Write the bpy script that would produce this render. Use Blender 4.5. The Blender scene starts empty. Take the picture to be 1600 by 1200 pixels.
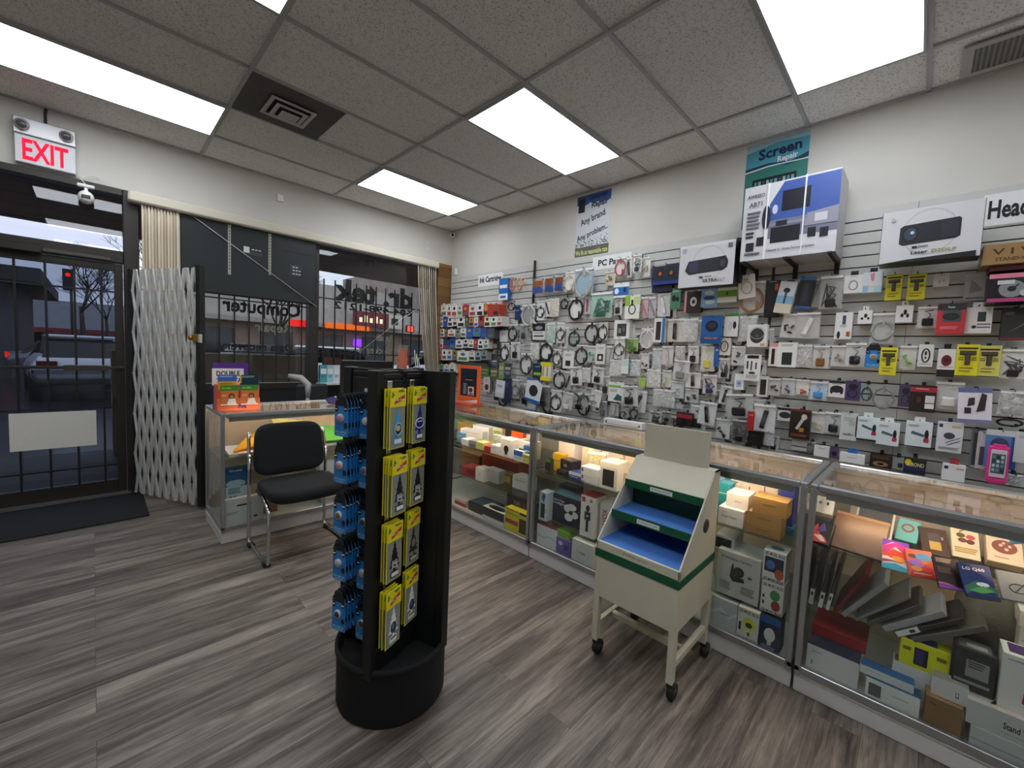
import bpy, math, random
from mathutils import Vector, Matrix
random.seed(7)
SC = bpy.context.scene
COL = SC.collection
PI = math.pi
R_ = math.radians

# ------------------------------------------------------------------ survey camera (solved from the ceiling grid)
CAM = Vector((-3.64609, -4.91501, 1.3528)); YAW, PITCH, ROLL, FOC = -0.793788, -0.066479, 0.043542, 645.105
_cy, _sy, _cp, _sp = math.cos(YAW), math.sin(YAW), math.cos(PITCH), math.sin(PITCH)
_F = Vector((-_sy*_cp, _cy*_cp, _sp)); _r = Vector((_cy, _sy, 0)); _u = _r.cross(_F)
_R = _r*math.cos(ROLL) + _u*math.sin(ROLL); _U = _u*math.cos(ROLL) - _r*math.sin(ROLL)
def ray(u, v): return _F + _R*((u-798.5)/FOC) - _U*((v-600)/FOC)
def onx(u, v, x): d = ray(u, v); return CAM + d*((x-CAM.x)/d.x)
def ony(u, v, y): d = ray(u, v); return CAM + d*((y-CAM.y)/d.y)
def onz(u, v, z): d = ray(u, v); return CAM + d*((z-CAM.z)/d.z)
def pix(p):
    d = Vector(p)-CAM; k = d.dot(_F); return 798.5+FOC*d.dot(_R)/k, 600-FOC*d.dot(_U)/k

cd = bpy.data.cameras.new('camera'); cam = bpy.data.objects.new('camera', cd); COL.objects.link(cam)
cd.sensor_width = 36; cd.lens = FOC*36/1600; cd.clip_start = .02; cd.clip_end = 300
cam.matrix_world = Matrix(((_R.x, _U.x, -_F.x, CAM.x), (_R.y, _U.y, -_F.y, CAM.y), (_R.z, _U.z, -_F.z, CAM.z), (0, 0, 0, 1)))
SC.camera = cam
SC.view_settings.view_transform = 'Standard'; SC.view_settings.look = 'None'
SC.view_settings.exposure = .6; SC.view_settings.gamma = 1; SC.view_settings.use_curve_mapping = False
try:
    SC.cycles.transparent_max_bounces = 24; SC.cycles.max_bounces = 10; SC.cycles.diffuse_bounces = 7
    SC.cycles.caustics_reflective = False; SC.cycles.caustics_refractive = False
    SC.cycles.sample_clamp_indirect = 4
except Exception: pass

# ------------------------------------------------------------------ materials
def lin(c): c /= 255; return c/12.92 if c <= .04045 else ((c+.055)/1.055)**2.4
PAL = dict(wht='f2f2f0', off='e2e1dc', crm='eee3c6', gry='9a9c9c', lgr='c9cbcb', dgr='55585a', chr='2c2e30', blk='131415', red='c3222e', dred='7d1626',
  blu='1f6fc2', nvy='1c2350', sky='7ec0e6', tea='1e8a94', grn='3f9d4e', lim='9bc83c', dgn='15583c', yel='f2e21c', pyl='efe58a', org='e8752a',
  brn='6b4a30', kra='a8814f', cop='b87a55', pur='5b3f96', vio='6d62b0', pnk='f0489a', mag='c23a78', gld='c79a3a', pch='f0d2b4', tan='c9a883', sil='b5b9bc', ros='d98a8a', mnt='a9d8c4')
def hexc(h):
    h = PAL.get(h, h)
    if len(h) == 3: h = ''.join(k*2 for k in h)
    return tuple(lin(int(h[i:i+2], 16)) for i in (0, 2, 4))+(1,)
_mc = {}
def nt(name):
    m = bpy.data.materials.new(name); m.use_nodes = True; t = m.node_tree; t.nodes.clear()
    return m, t, t.nodes.new('ShaderNodeOutputMaterial')
def mat(c, rough=.5, metal=0, noise=0, nscale=30, bump=0, stretch=None, spec=.5):
    key = (c, rough, metal, noise, nscale, bump, stretch, spec)
    if key in _mc: return _mc[key]
    m, t, out = nt('paint_'+str(c)); b = t.nodes.new('ShaderNodeBsdfPrincipled'); t.links.new(b.outputs[0], out.inputs[0])
    b.inputs['Roughness'].default_value = rough; b.inputs['Metallic'].default_value = metal; b.inputs['Specular IOR Level'].default_value = spec
    col = hexc(c); b.inputs['Base Color'].default_value = col
    if noise or bump:
        tc = t.nodes.new('ShaderNodeTexCoord'); mp = t.nodes.new('ShaderNodeMapping'); n = t.nodes.new('ShaderNodeTexNoise')
        if stretch: mp.inputs['Scale'].default_value = stretch
        n.inputs['Scale'].default_value = nscale; n.inputs['Detail'].default_value = 5
        t.links.new(tc.outputs['Object'], mp.inputs[0]); t.links.new(mp.outputs[0], n.inputs['Vector'])
        if noise:
            r = t.nodes.new('ShaderNodeValToRGB'); r.color_ramp.elements[0].position = .3; r.color_ramp.elements[1].position = .7
            r.color_ramp.elements[0].color = tuple(max(0, k*(1-noise)) for k in col[:3])+(1,)
            r.color_ramp.elements[1].color = tuple(min(1, k*(1+noise)) for k in col[:3])+(1,)
            t.links.new(n.outputs[0], r.inputs[0]); t.links.new(r.outputs[0], b.inputs['Base Color'])
        if bump:
            bp = t.nodes.new('ShaderNodeBump'); bp.inputs['Strength'].default_value = bump; bp.inputs['Distance'].default_value = .01
            t.links.new(n.outputs[0], bp.inputs['Height']); t.links.new(bp.outputs[0], b.inputs['Normal'])
    _mc[key] = m; return m
def emit(c, s):
    key = ('e', c, s)
    if key in _mc: return _mc[key]
    m, t, out = nt('glow_'+str(c)); e = t.nodes.new('ShaderNodeEmission'); e.inputs[0].default_value = hexc(c); e.inputs[1].default_value = s
    t.links.new(e.outputs[0], out.inputs[0]); _mc[key] = m; return m
def glass(name, tint=(1, 1, 1), refl=1.0, ior=1.5):
    if name in _mc: return _mc[name]
    m, t, out = nt(name); tr = t.nodes.new('ShaderNodeBsdfTransparent'); tr.inputs[0].default_value = tint+(1,)
    g = t.nodes.new('ShaderNodeBsdfGlossy'); g.inputs['Roughness'].default_value = .015; f = t.nodes.new('ShaderNodeFresnel'); gm = t.nodes.new('ShaderNodeNewGeometry'); mr = t.nodes.new('ShaderNodeMapRange'); mr.inputs[3].default_value = ior; mr.inputs[4].default_value = 1/ior
    t.links.new(gm.outputs['Backfacing'], mr.inputs[0]); t.links.new(mr.outputs[0], f.inputs[0])
    mu = t.nodes.new('ShaderNodeMath'); mu.operation = 'MULTIPLY'; mu.inputs[1].default_value = refl; mx = t.nodes.new('ShaderNodeMixShader')
    t.links.new(f.outputs[0], mu.inputs[0]); t.links.new(mu.outputs[0], mx.inputs[0]); t.links.new(tr.outputs[0], mx.inputs[1]); t.links.new(g.outputs[0], mx.inputs[2])
    t.links.new(mx.outputs[0], out.inputs[0]); _mc[name] = m; return m
def film(name, opac=.3, c='f4f6f6', gl=.35):
    if name in _mc: return _mc[name]
    m, t, out = nt(name); tr = t.nodes.new('ShaderNodeBsdfTransparent'); b = t.nodes.new('ShaderNodeBsdfPrincipled')
    b.inputs['Base Color'].default_value = hexc(c); b.inputs['Roughness'].default_value = .12; b.inputs['Specular IOR Level'].default_value = .9
    tc = t.nodes.new('ShaderNodeTexCoord'); n = t.nodes.new('ShaderNodeTexNoise'); n.inputs['Scale'].default_value = 38; n.inputs['Detail'].default_value = 3; n.inputs['Distortion'].default_value = .9
    t.links.new(tc.outputs['Object'], n.inputs['Vector'])
    bp = t.nodes.new('ShaderNodeBump'); bp.inputs['Strength'].default_value = .9; bp.inputs['Distance'].default_value = .02
    t.links.new(n.outputs[0], bp.inputs['Height']); t.links.new(bp.outputs[0], b.inputs['Normal'])
    r = t.nodes.new('ShaderNodeMapRange'); r.inputs[1].default_value = .35; r.inputs[2].default_value = .75; r.inputs[3].default_value = opac*.5; r.inputs[4].default_value = min(1, opac*1.9)
    t.links.new(n.outputs[0], r.inputs[0]); mx = t.nodes.new('ShaderNodeMixShader')
    t.links.new(r.outputs[0], mx.inputs[0]); t.links.new(tr.outputs[0], mx.inputs[1]); t.links.new(b.outputs[0], mx.inputs[2]); t.links.new(mx.outputs[0], out.inputs[0])
    _mc[name] = m; return m

# ------------------------------------------------------------------ mesh builder
class MB:
    def __init__(s): s.v = []; s.f = []; s.m = []; s.mats = []; s.sm = []
    def mi(s, m):
        if m not in s.mats: s.mats.append(m)
        return s.mats.index(m)
    def add(s, vs, fs, m, smooth=False):
        o = len(s.v); s.v += [tuple(p) for p in vs]; k = s.mi(m)
        for f in fs: s.f.append([o+i for i in f]); s.m.append(k); s.sm.append(smooth)
        return s
    def box(s, x0, y0, z0, x1, y1, z1, m, b=0):
        if x0 > x1: x0, x1 = x1, x0
        if y0 > y1: y0, y1 = y1, y0
        if z0 > z1: z0, z1 = z1, z0
        b = min(b, (x1-x0)*.45, (y1-y0)*.45, (z1-z0)*.45)
        if b <= 0:
            vs = [(x, y, z) for z in (z0, z1) for y in (y0, y1) for x in (x0, x1)]
            return s.add(vs, [(0, 2, 3, 1), (4, 5, 7, 6), (0, 1, 5, 4), (2, 6, 7, 3), (0, 4, 6, 2), (1, 3, 7, 5)], m)
        vs = []; idx = {}
        X = (x0, x1); Y = (y0, y1); Z = (z0, z1)
        for i in (0, 1):
            for j in (0, 1):
                for k in (0, 1):
                    p = (X[i], Y[j], Z[k]); ins = (b if i == 0 else -b, b if j == 0 else -b, b if k == 0 else -b)
                    for a in range(3):
                        q = [p[c]+(0 if c == a else ins[c]) for c in range(3)]; idx[(i, j, k, a)] = len(vs); vs.append(q)
        fs = []
        for a in range(3):
            o1, o2 = (a+1) % 3, (a+2) % 3
            for sgn in (0, 1):
                def K(p, q):
                    t = [0, 0, 0]; t[a] = sgn; t[o1] = p; t[o2] = q; return idx[tuple(t)+(a,)]
                f = [K(0, 0), K(1, 0), K(1, 1), K(0, 1)]; fs.append(f if sgn else f[::-1])
            for p in (0, 1):
                for q in (0, 1):
                    def L(e, ax):
                        t = [0, 0, 0]; t[a] = e; t[o1] = p; t[o2] = q; return idx[tuple(t)+(ax,)]
                    f = [L(0, o1), L(1, o1), L(1, o2), L(0, o2)]; fs.append(f if (p == q) != True else f[::-1])
        for i in (0, 1):
            for j in (0, 1):
                for k in (0, 1):
                    f = [idx[(i, j, k, a)] for a in range(3)]; fs.append(f if (i+j+k) % 2 else f[::-1])
        return s.add(vs, fs, m)
    def tube(s, path, r, m, n=6, closed=False):
        P = [Vector(p) for p in path]; N = len(P); vs = []; up = Vector((0, 0, 1))
        pr = None
        for i, p in enumerate(P):
            a = P[(i-1) % N] if (closed or i > 0) else p; c = P[(i+1) % N] if (closed or i < N-1) else p
            d = (c-a); d = d.normalized() if d.length > 1e-9 else Vector((0, 0, 1))
            if pr is None:
                pr = d.cross(Vector((.3, .2, 1))); pr = pr.normalized() if pr.length > 1e-3 else Vector((1, 0, 0))
            pr = pr-d*pr.dot(d)
            pr = pr.normalized() if pr.length > 1e-6 else d.orthogonal().normalized()
            q = d.cross(pr); rr = r[i] if isinstance(r, (list, tuple)) else r
            for k in range(n):
                t = 2*PI*k/n; vs.append(p+pr*(rr*math.cos(t))+q*(rr*math.sin(t)))
        fs = []
        for i in range(N if closed else N-1):
            j = (i+1) % N
            for k in range(n): fs.append((i*n+k, i*n+(k+1) % n, j*n+(k+1) % n, j*n+k))
        if not closed: fs.append(tuple(range(n))[::-1]); fs.append(tuple((N-1)*n+k for k in range(n)))
        return s.add(vs, fs, m, True)
    def cyl(s, c, r, h, m, n=20, ax=2, r2=None):
        d = [0, 0, 0]; d[ax] = h; c = Vector(c); return s.tube([c, c+Vector(d)], [r, r if r2 is None else r2], m, n)
    def lathe(s, prof, m, n=24, c=(0, 0, 0), sx=1, sy=1):
        vs = []; N = len(prof)
        for r, z in prof:
            for k in range(n): t = 2*PI*k/n; vs.append((c[0]+r*sx*math.cos(t), c[1]+r*sy*math.sin(t), c[2]+z))
        fs = [(i*n+k, i*n+(k+1) % n, (i+1)*n+(k+1) % n, (i+1)*n+k) for i in range(N-1) for k in range(n)]
        fs.append(tuple(range(n))[::-1]); fs.append(tuple((N-1)*n+k for k in range(n)))
        return s.add(vs, fs, m, True)
    def ell(s, c, rx, ry, rz, m, n=12, k=8):
        prof = [(math.sin(PI*(i+.02)/(k+.04)), -math.cos(PI*(i+.02)/(k+.04))*rz) for i in range(k+1)]
        return s.lathe(prof, m, n, c, rx, ry)
    def prism(s, pts, y0, y1, m):           # polygon in x-z, extruded in y
        n = len(pts); vs = [(x, y0, z) for x, z in pts]+[(x, y1, z) for x, z in pts]
        return s.add(vs, [tuple(range(n)), tuple(range(2*n-1, n-1, -1))]+[(i, i+n, (i+1) % n+n, (i+1) % n) for i in range(n)], m)
    def xf(s, M):
        s.v = [tuple(M @ Vector(p)) for p in s.v]; return s
    def join(s, o):
        k = len(s.v); s.v += o.v
        for f, m, sm in zip(o.f, o.m, o.sm): s.f.append([k+i for i in f]); s.m.append(s.mi(o.mats[m])); s.sm.append(sm)
        return s
    def build(s, name, parent=None, loc=None, rot=None):
        me = bpy.data.meshes.new(name); me.from_pydata(s.v, [], s.f)
        for m in s.mats: me.materials.append(m)
        me.polygons.foreach_set('material_index', s.m); me.polygons.foreach_set('use_smooth', s.sm); me.update()
        o = bpy.data.objects.new(name, me); COL.objects.link(o)
        if parent: o.parent = parent
        if loc is not None: o.location = loc
        if rot is not None: o.rotation_euler = rot
        return o
_tx = {}
def glyphs(txt, bold=0.0):
    k = (txt, bold)
    if k not in _tx:
        cu = bpy.data.curves.new('lettering', 'FONT'); cu.body = txt; cu.size = 1; cu.resolution_u = 2; cu.offset = bold; cu.align_x = 'CENTER'; cu.align_y = 'CENTER'
        ob = bpy.data.objects.new('lettering', cu); me = ob.to_mesh()
        _tx[k] = ([tuple(v.co) for v in me.vertices], [tuple(p.vertices) for p in me.polygons])
        ob.to_mesh_clear(); bpy.data.objects.remove(ob); bpy.data.curves.remove(cu)
    return _tx[k]
def text(mb, txt, x, z, h, m, y=-.001, width=None, bold=.015, ang=0, mirror=False, shear=0):
    vs, fs = glyphs(txt, bold)
    if not vs: return
    s = h/.72; xs = [v[0] for v in vs]; w = (max(xs)-min(xs))*s; cx = (max(xs)+min(xs))/2
    ys = [v[1] for v in vs]; cy = (max(ys)+min(ys))/2
    kx = (width/w if width else 1)*(-1 if mirror else 1); ca, sa = math.cos(ang), math.sin(ang); o = []
    for a, b, _ in vs:
        b = (b-cy)*s; a = ((a-cx)*s+shear*b)*kx; o.append((x+a*ca-b*sa, y, z+a*sa+b*ca))
    mb.add(o, [f[::-1] for f in fs] if mirror else fs, m)
def tag(o, label=None, cat=None, group=None, kind=None):
    if label: o['label'] = label
    if cat: o['category'] = cat
    if group: o['group'] = group
    if kind: o['kind'] = kind
    return o
def empty(name, loc, rotz=0, rot=None):
    o = bpy.data.objects.new(name, None); COL.objects.link(o); o.location = loc; o.rotation_euler = rot or (0, 0, rotz); o.empty_display_size = .05; return o
def thing(name, label, cat, loc=(0, 0, 0), rotz=0, group=None, rot=None): return tag(empty(name, loc, rotz, rot), label, cat, group)
def struct(o): o['kind'] = 'structure'; return o
def copy_tree(o, parent=None):
    c = o.copy(); COL.objects.link(c)
    if parent: c.parent = parent
    for ch in o.children: copy_tree(ch, c)
    return c
RW = -PI/2                                   # yaw of things that face the camera from the right wall
# ------------------------------------------------------------------ ROOM
H = 3.1; X0, Y0 = -6.2, -8.2; T = .61; GA, GB = .47187, .54841
M_wall = mat('d5d3cd', .75, noise=.03, nscale=3); M_cfr = mat('2b2723', .45); M_alu = mat('a9acad', .32, .85)
def planks():
    m, t, out = nt('grey_vinyl_planks'); L = t.links.new; N = t.nodes.new
    b = N('ShaderNodeBsdfPrincipled'); L(b.outputs[0], out.inputs[0]); tc = N('ShaderNodeTexCoord')
    br = N('ShaderNodeTexBrick'); br.offset = .37; br.inputs['Scale'].default_value = 1; br.inputs['Brick Width'].default_value = 1.22; br.inputs['Row Height'].default_value = .152
    br.inputs['Mortar Size'].default_value = .0007; br.inputs['Color1'].default_value = (0, 0, 0, 1); br.inputs['Color2'].default_value = (1, 1, 1, 1); br.inputs['Mortar'].default_value = (.5, .5, .5, 1); br.inputs['Bias'].default_value = 0
    L(tc.outputs['Object'], br.inputs['Vector'])
    ad = N('ShaderNodeVectorMath'); ad.operation = 'MULTIPLY_ADD'; ad.inputs[1].default_value = (3, 5, 0); L(br.outputs['Color'], ad.inputs[0]); L(tc.outputs['Object'], ad.inputs[2])
    def noise(sc, scale, det, dist):
        mp = N('ShaderNodeMapping'); mp.inputs['Scale'].default_value = sc; L(ad.outputs[0], mp.inputs[0])
        n = N('ShaderNodeTexNoise'); n.inputs['Scale'].default_value = scale; n.inputs['Detail'].default_value = det; n.inputs['Roughness'].default_value = .62; n.inputs['Distortion'].default_value = dist; L(mp.outputs[0], n.inputs['Vector']); return n
    n1 = noise((.5, 6.5, 1), 1.7, 7, 1.1); n2 = noise((2.2, 34, 1), 2.4, 7, .5); n3 = noise((.5, 1.6, 1), 4, 4, .8)
    def mth(op, a, b_):
        k = N('ShaderNodeMath'); k.operation = op
        for i, q in ((0, a), (1, b_)):
            if isinstance(q, (int, float)): k.inputs[i].default_value = q
            else: L(q, k.inputs[i])
        return k.outputs[0]
    s = mth('ADD', mth('MULTIPLY', n1.outputs[0], .62), mth('ADD', mth('MULTIPLY', n2.outputs[0], .33), mth('MULTIPLY', n3.outputs[0], .2)))
    r = N('ShaderNodeValToRGB'); e = r.color_ramp.elements; e[0].position = .43; e[1].position = .75
    e[0].color = hexc('3d3632'); e[1].color = hexc('a69e94')
    k = e.new(.53); k.color = hexc('5f5751'); k = e.new(.62); k.color = hexc('81786f')
    L(s, r.inputs[0])
    mx = N('ShaderNodeMix'); mx.data_type = 'RGBA'; mx.blend_type = 'MULTIPLY'; mx.inputs[0].default_value = 1
    r2 = N('ShaderNodeMapRange'); r2.inputs[3].default_value = .84; r2.inputs[4].default_value = 1.12; L(br.outputs['Color'], r2.inputs[0])
    L(r.outputs[0], mx.inputs[6]); cb = N('ShaderNodeCombineColor'); [L(r2.outputs[0], cb.inputs[i]) for i in range(3)]; L(cb.outputs[0], mx.inputs[7])
    m2 = N('ShaderNodeMix'); m2.data_type = 'RGBA'; L(br.outputs['Fac'], m2.inputs[0]); L(mx.outputs[2], m2.inputs[6]); m2.inputs[7].default_value = hexc('3a3431'); L(m2.outputs[2], b.inputs['Base Color'])
    b.inputs['Roughness'].default_value = .42; bp = N('ShaderNodeBump'); bp.inputs['Strength'].default_value = .15; bp.inputs['Distance'].default_value = .004; L(n2.outputs[0], bp.inputs['Height']); L(bp.outputs[0], b.inputs['Normal'])
    return m
def ctile():
    m, t, out = nt('speckled_ceiling_tile'); L = t.links.new; N = t.nodes.new
    b = N('ShaderNodeBsdfPrincipled'); L(b.outputs[0], out.inputs[0]); b.inputs['Roughness'].default_value = .9; tc = N('ShaderNodeTexCoord')
    v = N('ShaderNodeTexNoise'); v.inputs['Scale'].default_value = 115; v.inputs['Detail'].default_value = 3; v.inputs['Roughness'].default_value = .7; L(tc.outputs['Object'], v.inputs['Vector'])
    r = N('ShaderNodeValToRGB'); e = r.color_ramp.elements; e[0].position = .36; e[1].position = .47; e[0].color = hexc('aeaca8'); e[1].color = hexc('ecebe8'); L(v.outputs[0], r.inputs[0]); L(r.outputs[0], b.inputs['Base Color'])
    bp = N('ShaderNodeBump'); bp.inputs['Strength'].default_value = .4; bp.inputs['Distance'].default_value = .003; L(v.outputs[0], bp.inputs['Height']); L(bp.outputs[0], b.inputs['Normal'])
    return m
def woodpanel():
    m, t, out = nt('brown_wood_planks'); L = t.links.new; N = t.nodes.new
    b = N('ShaderNodeBsdfPrincipled'); L(b.outputs[0], out.inputs[0]); b.inputs['Roughness'].default_value = .5; tc = N('ShaderNodeTexCoord'); mp = N('ShaderNodeMapping'); mp.inputs['Rotation'].default_value = (R_(90), 0, 0); L(tc.outputs['Object'], mp.inputs[0])
    br = N('ShaderNodeTexBrick'); br.inputs['Scale'].default_value = 1; br.inputs['Brick Width'].default_value = .9; br.inputs['Row Height'].default_value = .135; br.inputs['Mortar Size'].default_value = .003
    br.inputs['Color1'].default_value = hexc('6a4a2c'); br.inputs['Color2'].default_value = hexc('96703f'); br.inputs['Mortar'].default_value = hexc('3a2818'); L(mp.outputs[0], br.inputs['Vector']); L(br.outputs[0], b.inputs['Base Color'])
    return m
struct(MB().box(X0, Y0, -.1, 0, .12, 0, planks()).build('floor'))
struct(MB().box(X0, Y0, H, .1, .1, H+.1, ctile()).build('ceiling'))
struct(MB().box(0, Y0, 0, .1, .1, H, M_wall).build('wall_right'))
struct(MB().box(X0-.1, Y0, 0, X0, .1, H, M_wall).build('wall_left'))
struct(MB().box(X0-.1, Y0-.1, 0, .1, Y0, H, M_wall).build('wall_back'))
wf = MB()                                       # window wall: head, piers, below the sill
wf.box(X0, 0, 2.615, 0, .12, H, M_wall); wf.box(X0, 0, 0, -4.42, .12, 2.615, M_wall)
wf.box(-.235, 0.01, 0, 0, .12, 2.615, M_wall)
wf.box(-3.35, 0, 0, -.235, .12, .92, mat('17181a', .6))
struct(wf.build('wall_front'))
struct(MB().box(-.235, -.018, 0, -.003, .01, 2.615, woodpanel()).build('trim_1'))
g = MB(); M_grid = mat('b4b4b6', .6)
for k in range(15): y = -(GB+k*T); (y > Y0) and g.box(X0, y-.012, H-.012, 0, y+.012, H, M_grid)
for k in range(6): x = -GA-2*T*k; (x > X0) and g.box(x-.012, Y0, H-.0125, x+.012, 0, H, M_grid)
g.box(X0, -.02, H-.012, 0, 0, H, M_grid); g.box(-.02, Y0, H-.012, 0, 0, H, M_grid)
struct(g.build('trim_2'))
# ceiling panel lights
M_panel = emit('f6faff', 5.2); M_tf = mat('bfc0c1', .5)
xs = [(-GA-2*T, -GA), (-GA-6*T, -GA-4*T)]; nm = ['beside the diffuser near the window corner', 'above the middle of the accessory wall', 'above the glass showcases on the right', 'right side behind the viewer',
 'over the shop door', 'at the top left edge above the floor', 'left side above the viewer', 'left side behind the viewer']
q = 0
for xa, xb in xs:
    for j in (0, 3, 6, 9):
        ya, yb = -(GB+j*T), -(GB+(j+1)*T)
        t = thing('ceiling_light', 'flat white ceiling light panel '+nm[q], 'light', ((xa+xb)/2, (ya+yb)/2, H-.02), 0, 'flat ceiling light panels'); q += 1
        f = MB(); w, l = T-.012, T/2-.012
        for s in (-1, 1): f.box(-w, s*l, -.002, w, s*(l-.012), .02, M_tf); f.box(s*w, -l+.012, -.002, s*(w-.012), l-.012, .02, M_tf)
        f.build('frame', t); MB().box(-w+.012, -l+.012, 0, w-.012, l-.012, .012, M_panel).build('diffuser', t)
# supply diffuser in a dark tile
t = thing('air_diffuser', 'square white stepped air diffuser set in a dark ceiling tile', 'vent', (-2.605, -1.463, H))
MB().box(-.3, -.293, -.014, .3, .293, 0, mat('5b5a58', .8, noise=.1)).build('tile', t)
M_vw = mat('c4c4c2', .5)
for i, (s, z) in enumerate(((.15, .02), (.105, .035), (.06, .05))):
    f = MB()
    for a in (-1, 1): f.box(-s, a*s, -.014-z, s, a*(s-.028), -.018-z+.01, M_vw, .002); f.box(a*s, -s+.028, -.014-z, a*(s-.028), s-.028, -.018-z+.01, M_vw, .002)
    f.box(-s+.03, -s+.03, -.014-z+.012, s-.03, s-.03, -.0135, mat('2a2a2a', .9)) if i == 0 else None
    if i == 2: f.box(-.03, -.03, -.014-z, .03, .03, -.014-z+.008, M_vw)
    f.build('louvre_ring', t)
t = thing('return_grille', 'grey perforated return air grille in the ceiling by the right wall', 'vent', (-.215, -5.28, H-.012))
f = MB()
for a in (-1, 1): f.box(-.16, a*.33, -.008, .16, a*.29, 0, mat('b0b0ae', .6)); f.box(a*.16, -.29, -.008, a*.12, .29, 0, mat('b0b0ae', .6))
f.build('frame', t); f = MB(); f.box(-.12, -.29, -.002, .12, .29, 0, mat('6a6a68', .7))
for k in range(28): f.box(-.12, -.285+k*.0207, -.006, .12, -.277+k*.0207, -.002, mat('8a8a88', .7))
f.build('mesh', t)

# ------------------------------------------------------------------ STOREFRONT
Yg = .06
M_shop = glass('window_glass', (.82, .85, .86)); M_door = glass('door_glass', (.5, .54, .6)); M_tran = glass('transom_glass', (.85, .86, .9))
f = MB()                                        # left pane beside the mullion, right pane
d1 = struct(thing('window_1', 'front window behind the black sign panel', 'window'))
MB().box(-3.33, Yg, .92, -1.93, Yg+.006, 2.6, M_shop).build('glass_pane', d1)
fr = MB(); fr.box(-3.35, -.01, .9, -1.94, .1, .96, M_cfr); fr.box(-1.94, -.02, .9, -1.84, .1, 2.61, M_cfr, .004); fr.box(-3.35, 0, 2.54, -1.94, .1, 2.615, M_cfr)
fr.build('window_frame', d1)
d2 = struct(thing('window_2', 'front window with the shop name lettering', 'window'))
MB().box(-1.84, Yg, .92, -.24, Yg+.006, 2.6, M_shop).build('glass_pane', d2)
fr = MB(); fr.box(-1.84, -.01, .9, -.235, .1, .96, M_cfr); fr.box(-.29, 0, .9, -.235, .1, 2.61, M_cfr); fr.box(-1.84, 0, 2.52, -.235, .1, 2.615, M_cfr)
fr.build('window_frame', d2)
M_vin = mat('1c1e1d', .7)
def lettering(par, txt, u0, v0, u1, v1, h=None, bold=.03, c=M_vin):
    a = ony(u0, v0, Yg); b = ony(u1, v1, Yg); mb = MB()
    text(mb, txt, 0, 0, h or .1, c, 0, abs(b.x-a.x), bold, 0, True)
    mb.build('window_lettering', par, ((a.x+b.x)/2, Yg-.004, (a.z+b.z)/2))
lettering(d2, 'dr. tek', 518, 450, 643, 470, .25, .045)
lettering(d2, '604-498-1212', 520, 476, 642, 490, .085)
lettering(d2, 'Repair', 584, 528, 612, 531, .09, .03, mat('8d8f80', .7)); lettering(d2, 'Unlocking', 571, 548, 616, 551, .09, .02, mat('8d8f80', .7))
lettering(d1, 'Computer', 345, 477, 468, 490, .14, .03); lettering(d1, 'Repair', 396, 512, 452, 516, .1, .02, mat('8d8f80', .7))
lettering(d1, 'Data recovery', 340, 541, 455, 546, .085, .02)
# security bars
def bars(name, label, xa, xb, za, zb, n, hz, y=.025, r=.0065):
    t = thing(name, label, 'security bars', ((xa+xb)/2, y, za)); w = (xb-xa)/2; m = mat('141416', .5)
    for k in range(n): x = -w+2*w*(k+.5)/n; MB().box(x-r, -r, 0, x+r, r, zb-za, m).build('vertical_bar', t)
    for z in hz: MB().box(-w, -r-.006, z-za-r, w, -r, z-za+r, m).build('horizontal_bar', t)
    return t
bars('security_bars', 'black security bars inside the window under the black sign panel', -3.34, -1.945, .965, 2.12, 11, (1.28, 1.8))
bars('security_bars', 'black security bars inside the window with the shop name', -1.835, -.295, .965, 2.15, 12, (1.30, 1.93))
# door
d = struct(thing('door_1', 'dark framed glass shop door with transom', 'door', (0, 0, 0)))
f = MB(); f.box(-3.45, -.02, 0, -3.35, .1, 2.615, M_cfr, .004); f.box(-4.42, -.02, 2.56, -3.45, .1, 2.615, M_cfr, .004); f.box(-4.42, -.02, 0, -4.35, .1, 2.56, M_cfr)
f.box(-4.35, -.01, 2.0, -3.45, .09, 2.1, M_cfr, .004); f.build('door_frame', d)
MB().box(-4.35, Yg, 2.1, -3.45, Yg+.006, 2.56, M_tran).build('transom_glass', d)
f = MB(); f.box(-3.51, .01, .02, -3.455, .06, 1.99, M_cfr, .003); f.box(-4.345, .01, .02, -4.29, .06, 1.99, M_cfr, .003); f.box(-4.29, .01, 1.93, -3.51, .06, 1.99, M_cfr); f.box(-4.29, .01, .02, -3.51, .06, .13, M_cfr)
f.build('door_leaf', d); MB().box(-4.29, .035, .13, -3.51, .041, 1.93, M_door).build('glass_pane', d)
f = MB(); f.box(-4.345, -.03, 1.095, -3.455, -.012, 1.12, M_cfr, .004); f.build('push_bar', d)
f = MB(); f.box(-3.815, -.045, 1.085, -3.555, -.03, 1.13, mat('6e675a', .4, .6), .003)
for k in range(6): f.box(-3.812, -.047, 1.09+k*.0065, -3.558, -.045, 1.093+k*.0065, mat('3e392f', .5))
f.build('push_plate', d); MB().box(-4.42, -.06, 0, -3.37, .02, .018, mat('8d8f90', .4, .7)).build('threshold', d)
db = bars('security_bars', 'black grid of security bars over the glass shop door', -4.29, -3.51, .13, 1.93, 5, (.27, .77, 1.75), .0, .007)
f = MB(); f.box(-.235, 0, 0, .235, .003, .295, mat('e4e3dc', .7, noise=.02)); tag(f.build('paper_notice', None, (-3.872, -.012, .455)), 'blank white paper sheet behind the bars low on the shop door', 'notice')
t = thing('door_closer', 'dark door closer arm across the top of the shop door', 'door closer', (-4.0, -.03, 2.0)); MB().box(-.16, -.05, -.02, .09, .012, .045, mat('2a2825', .4), .01).build('body', t)
MB().box(.09, -.035, .0, .47, -.015, .03, mat('55514c', .4, .5), .004).build('arm', t)
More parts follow.
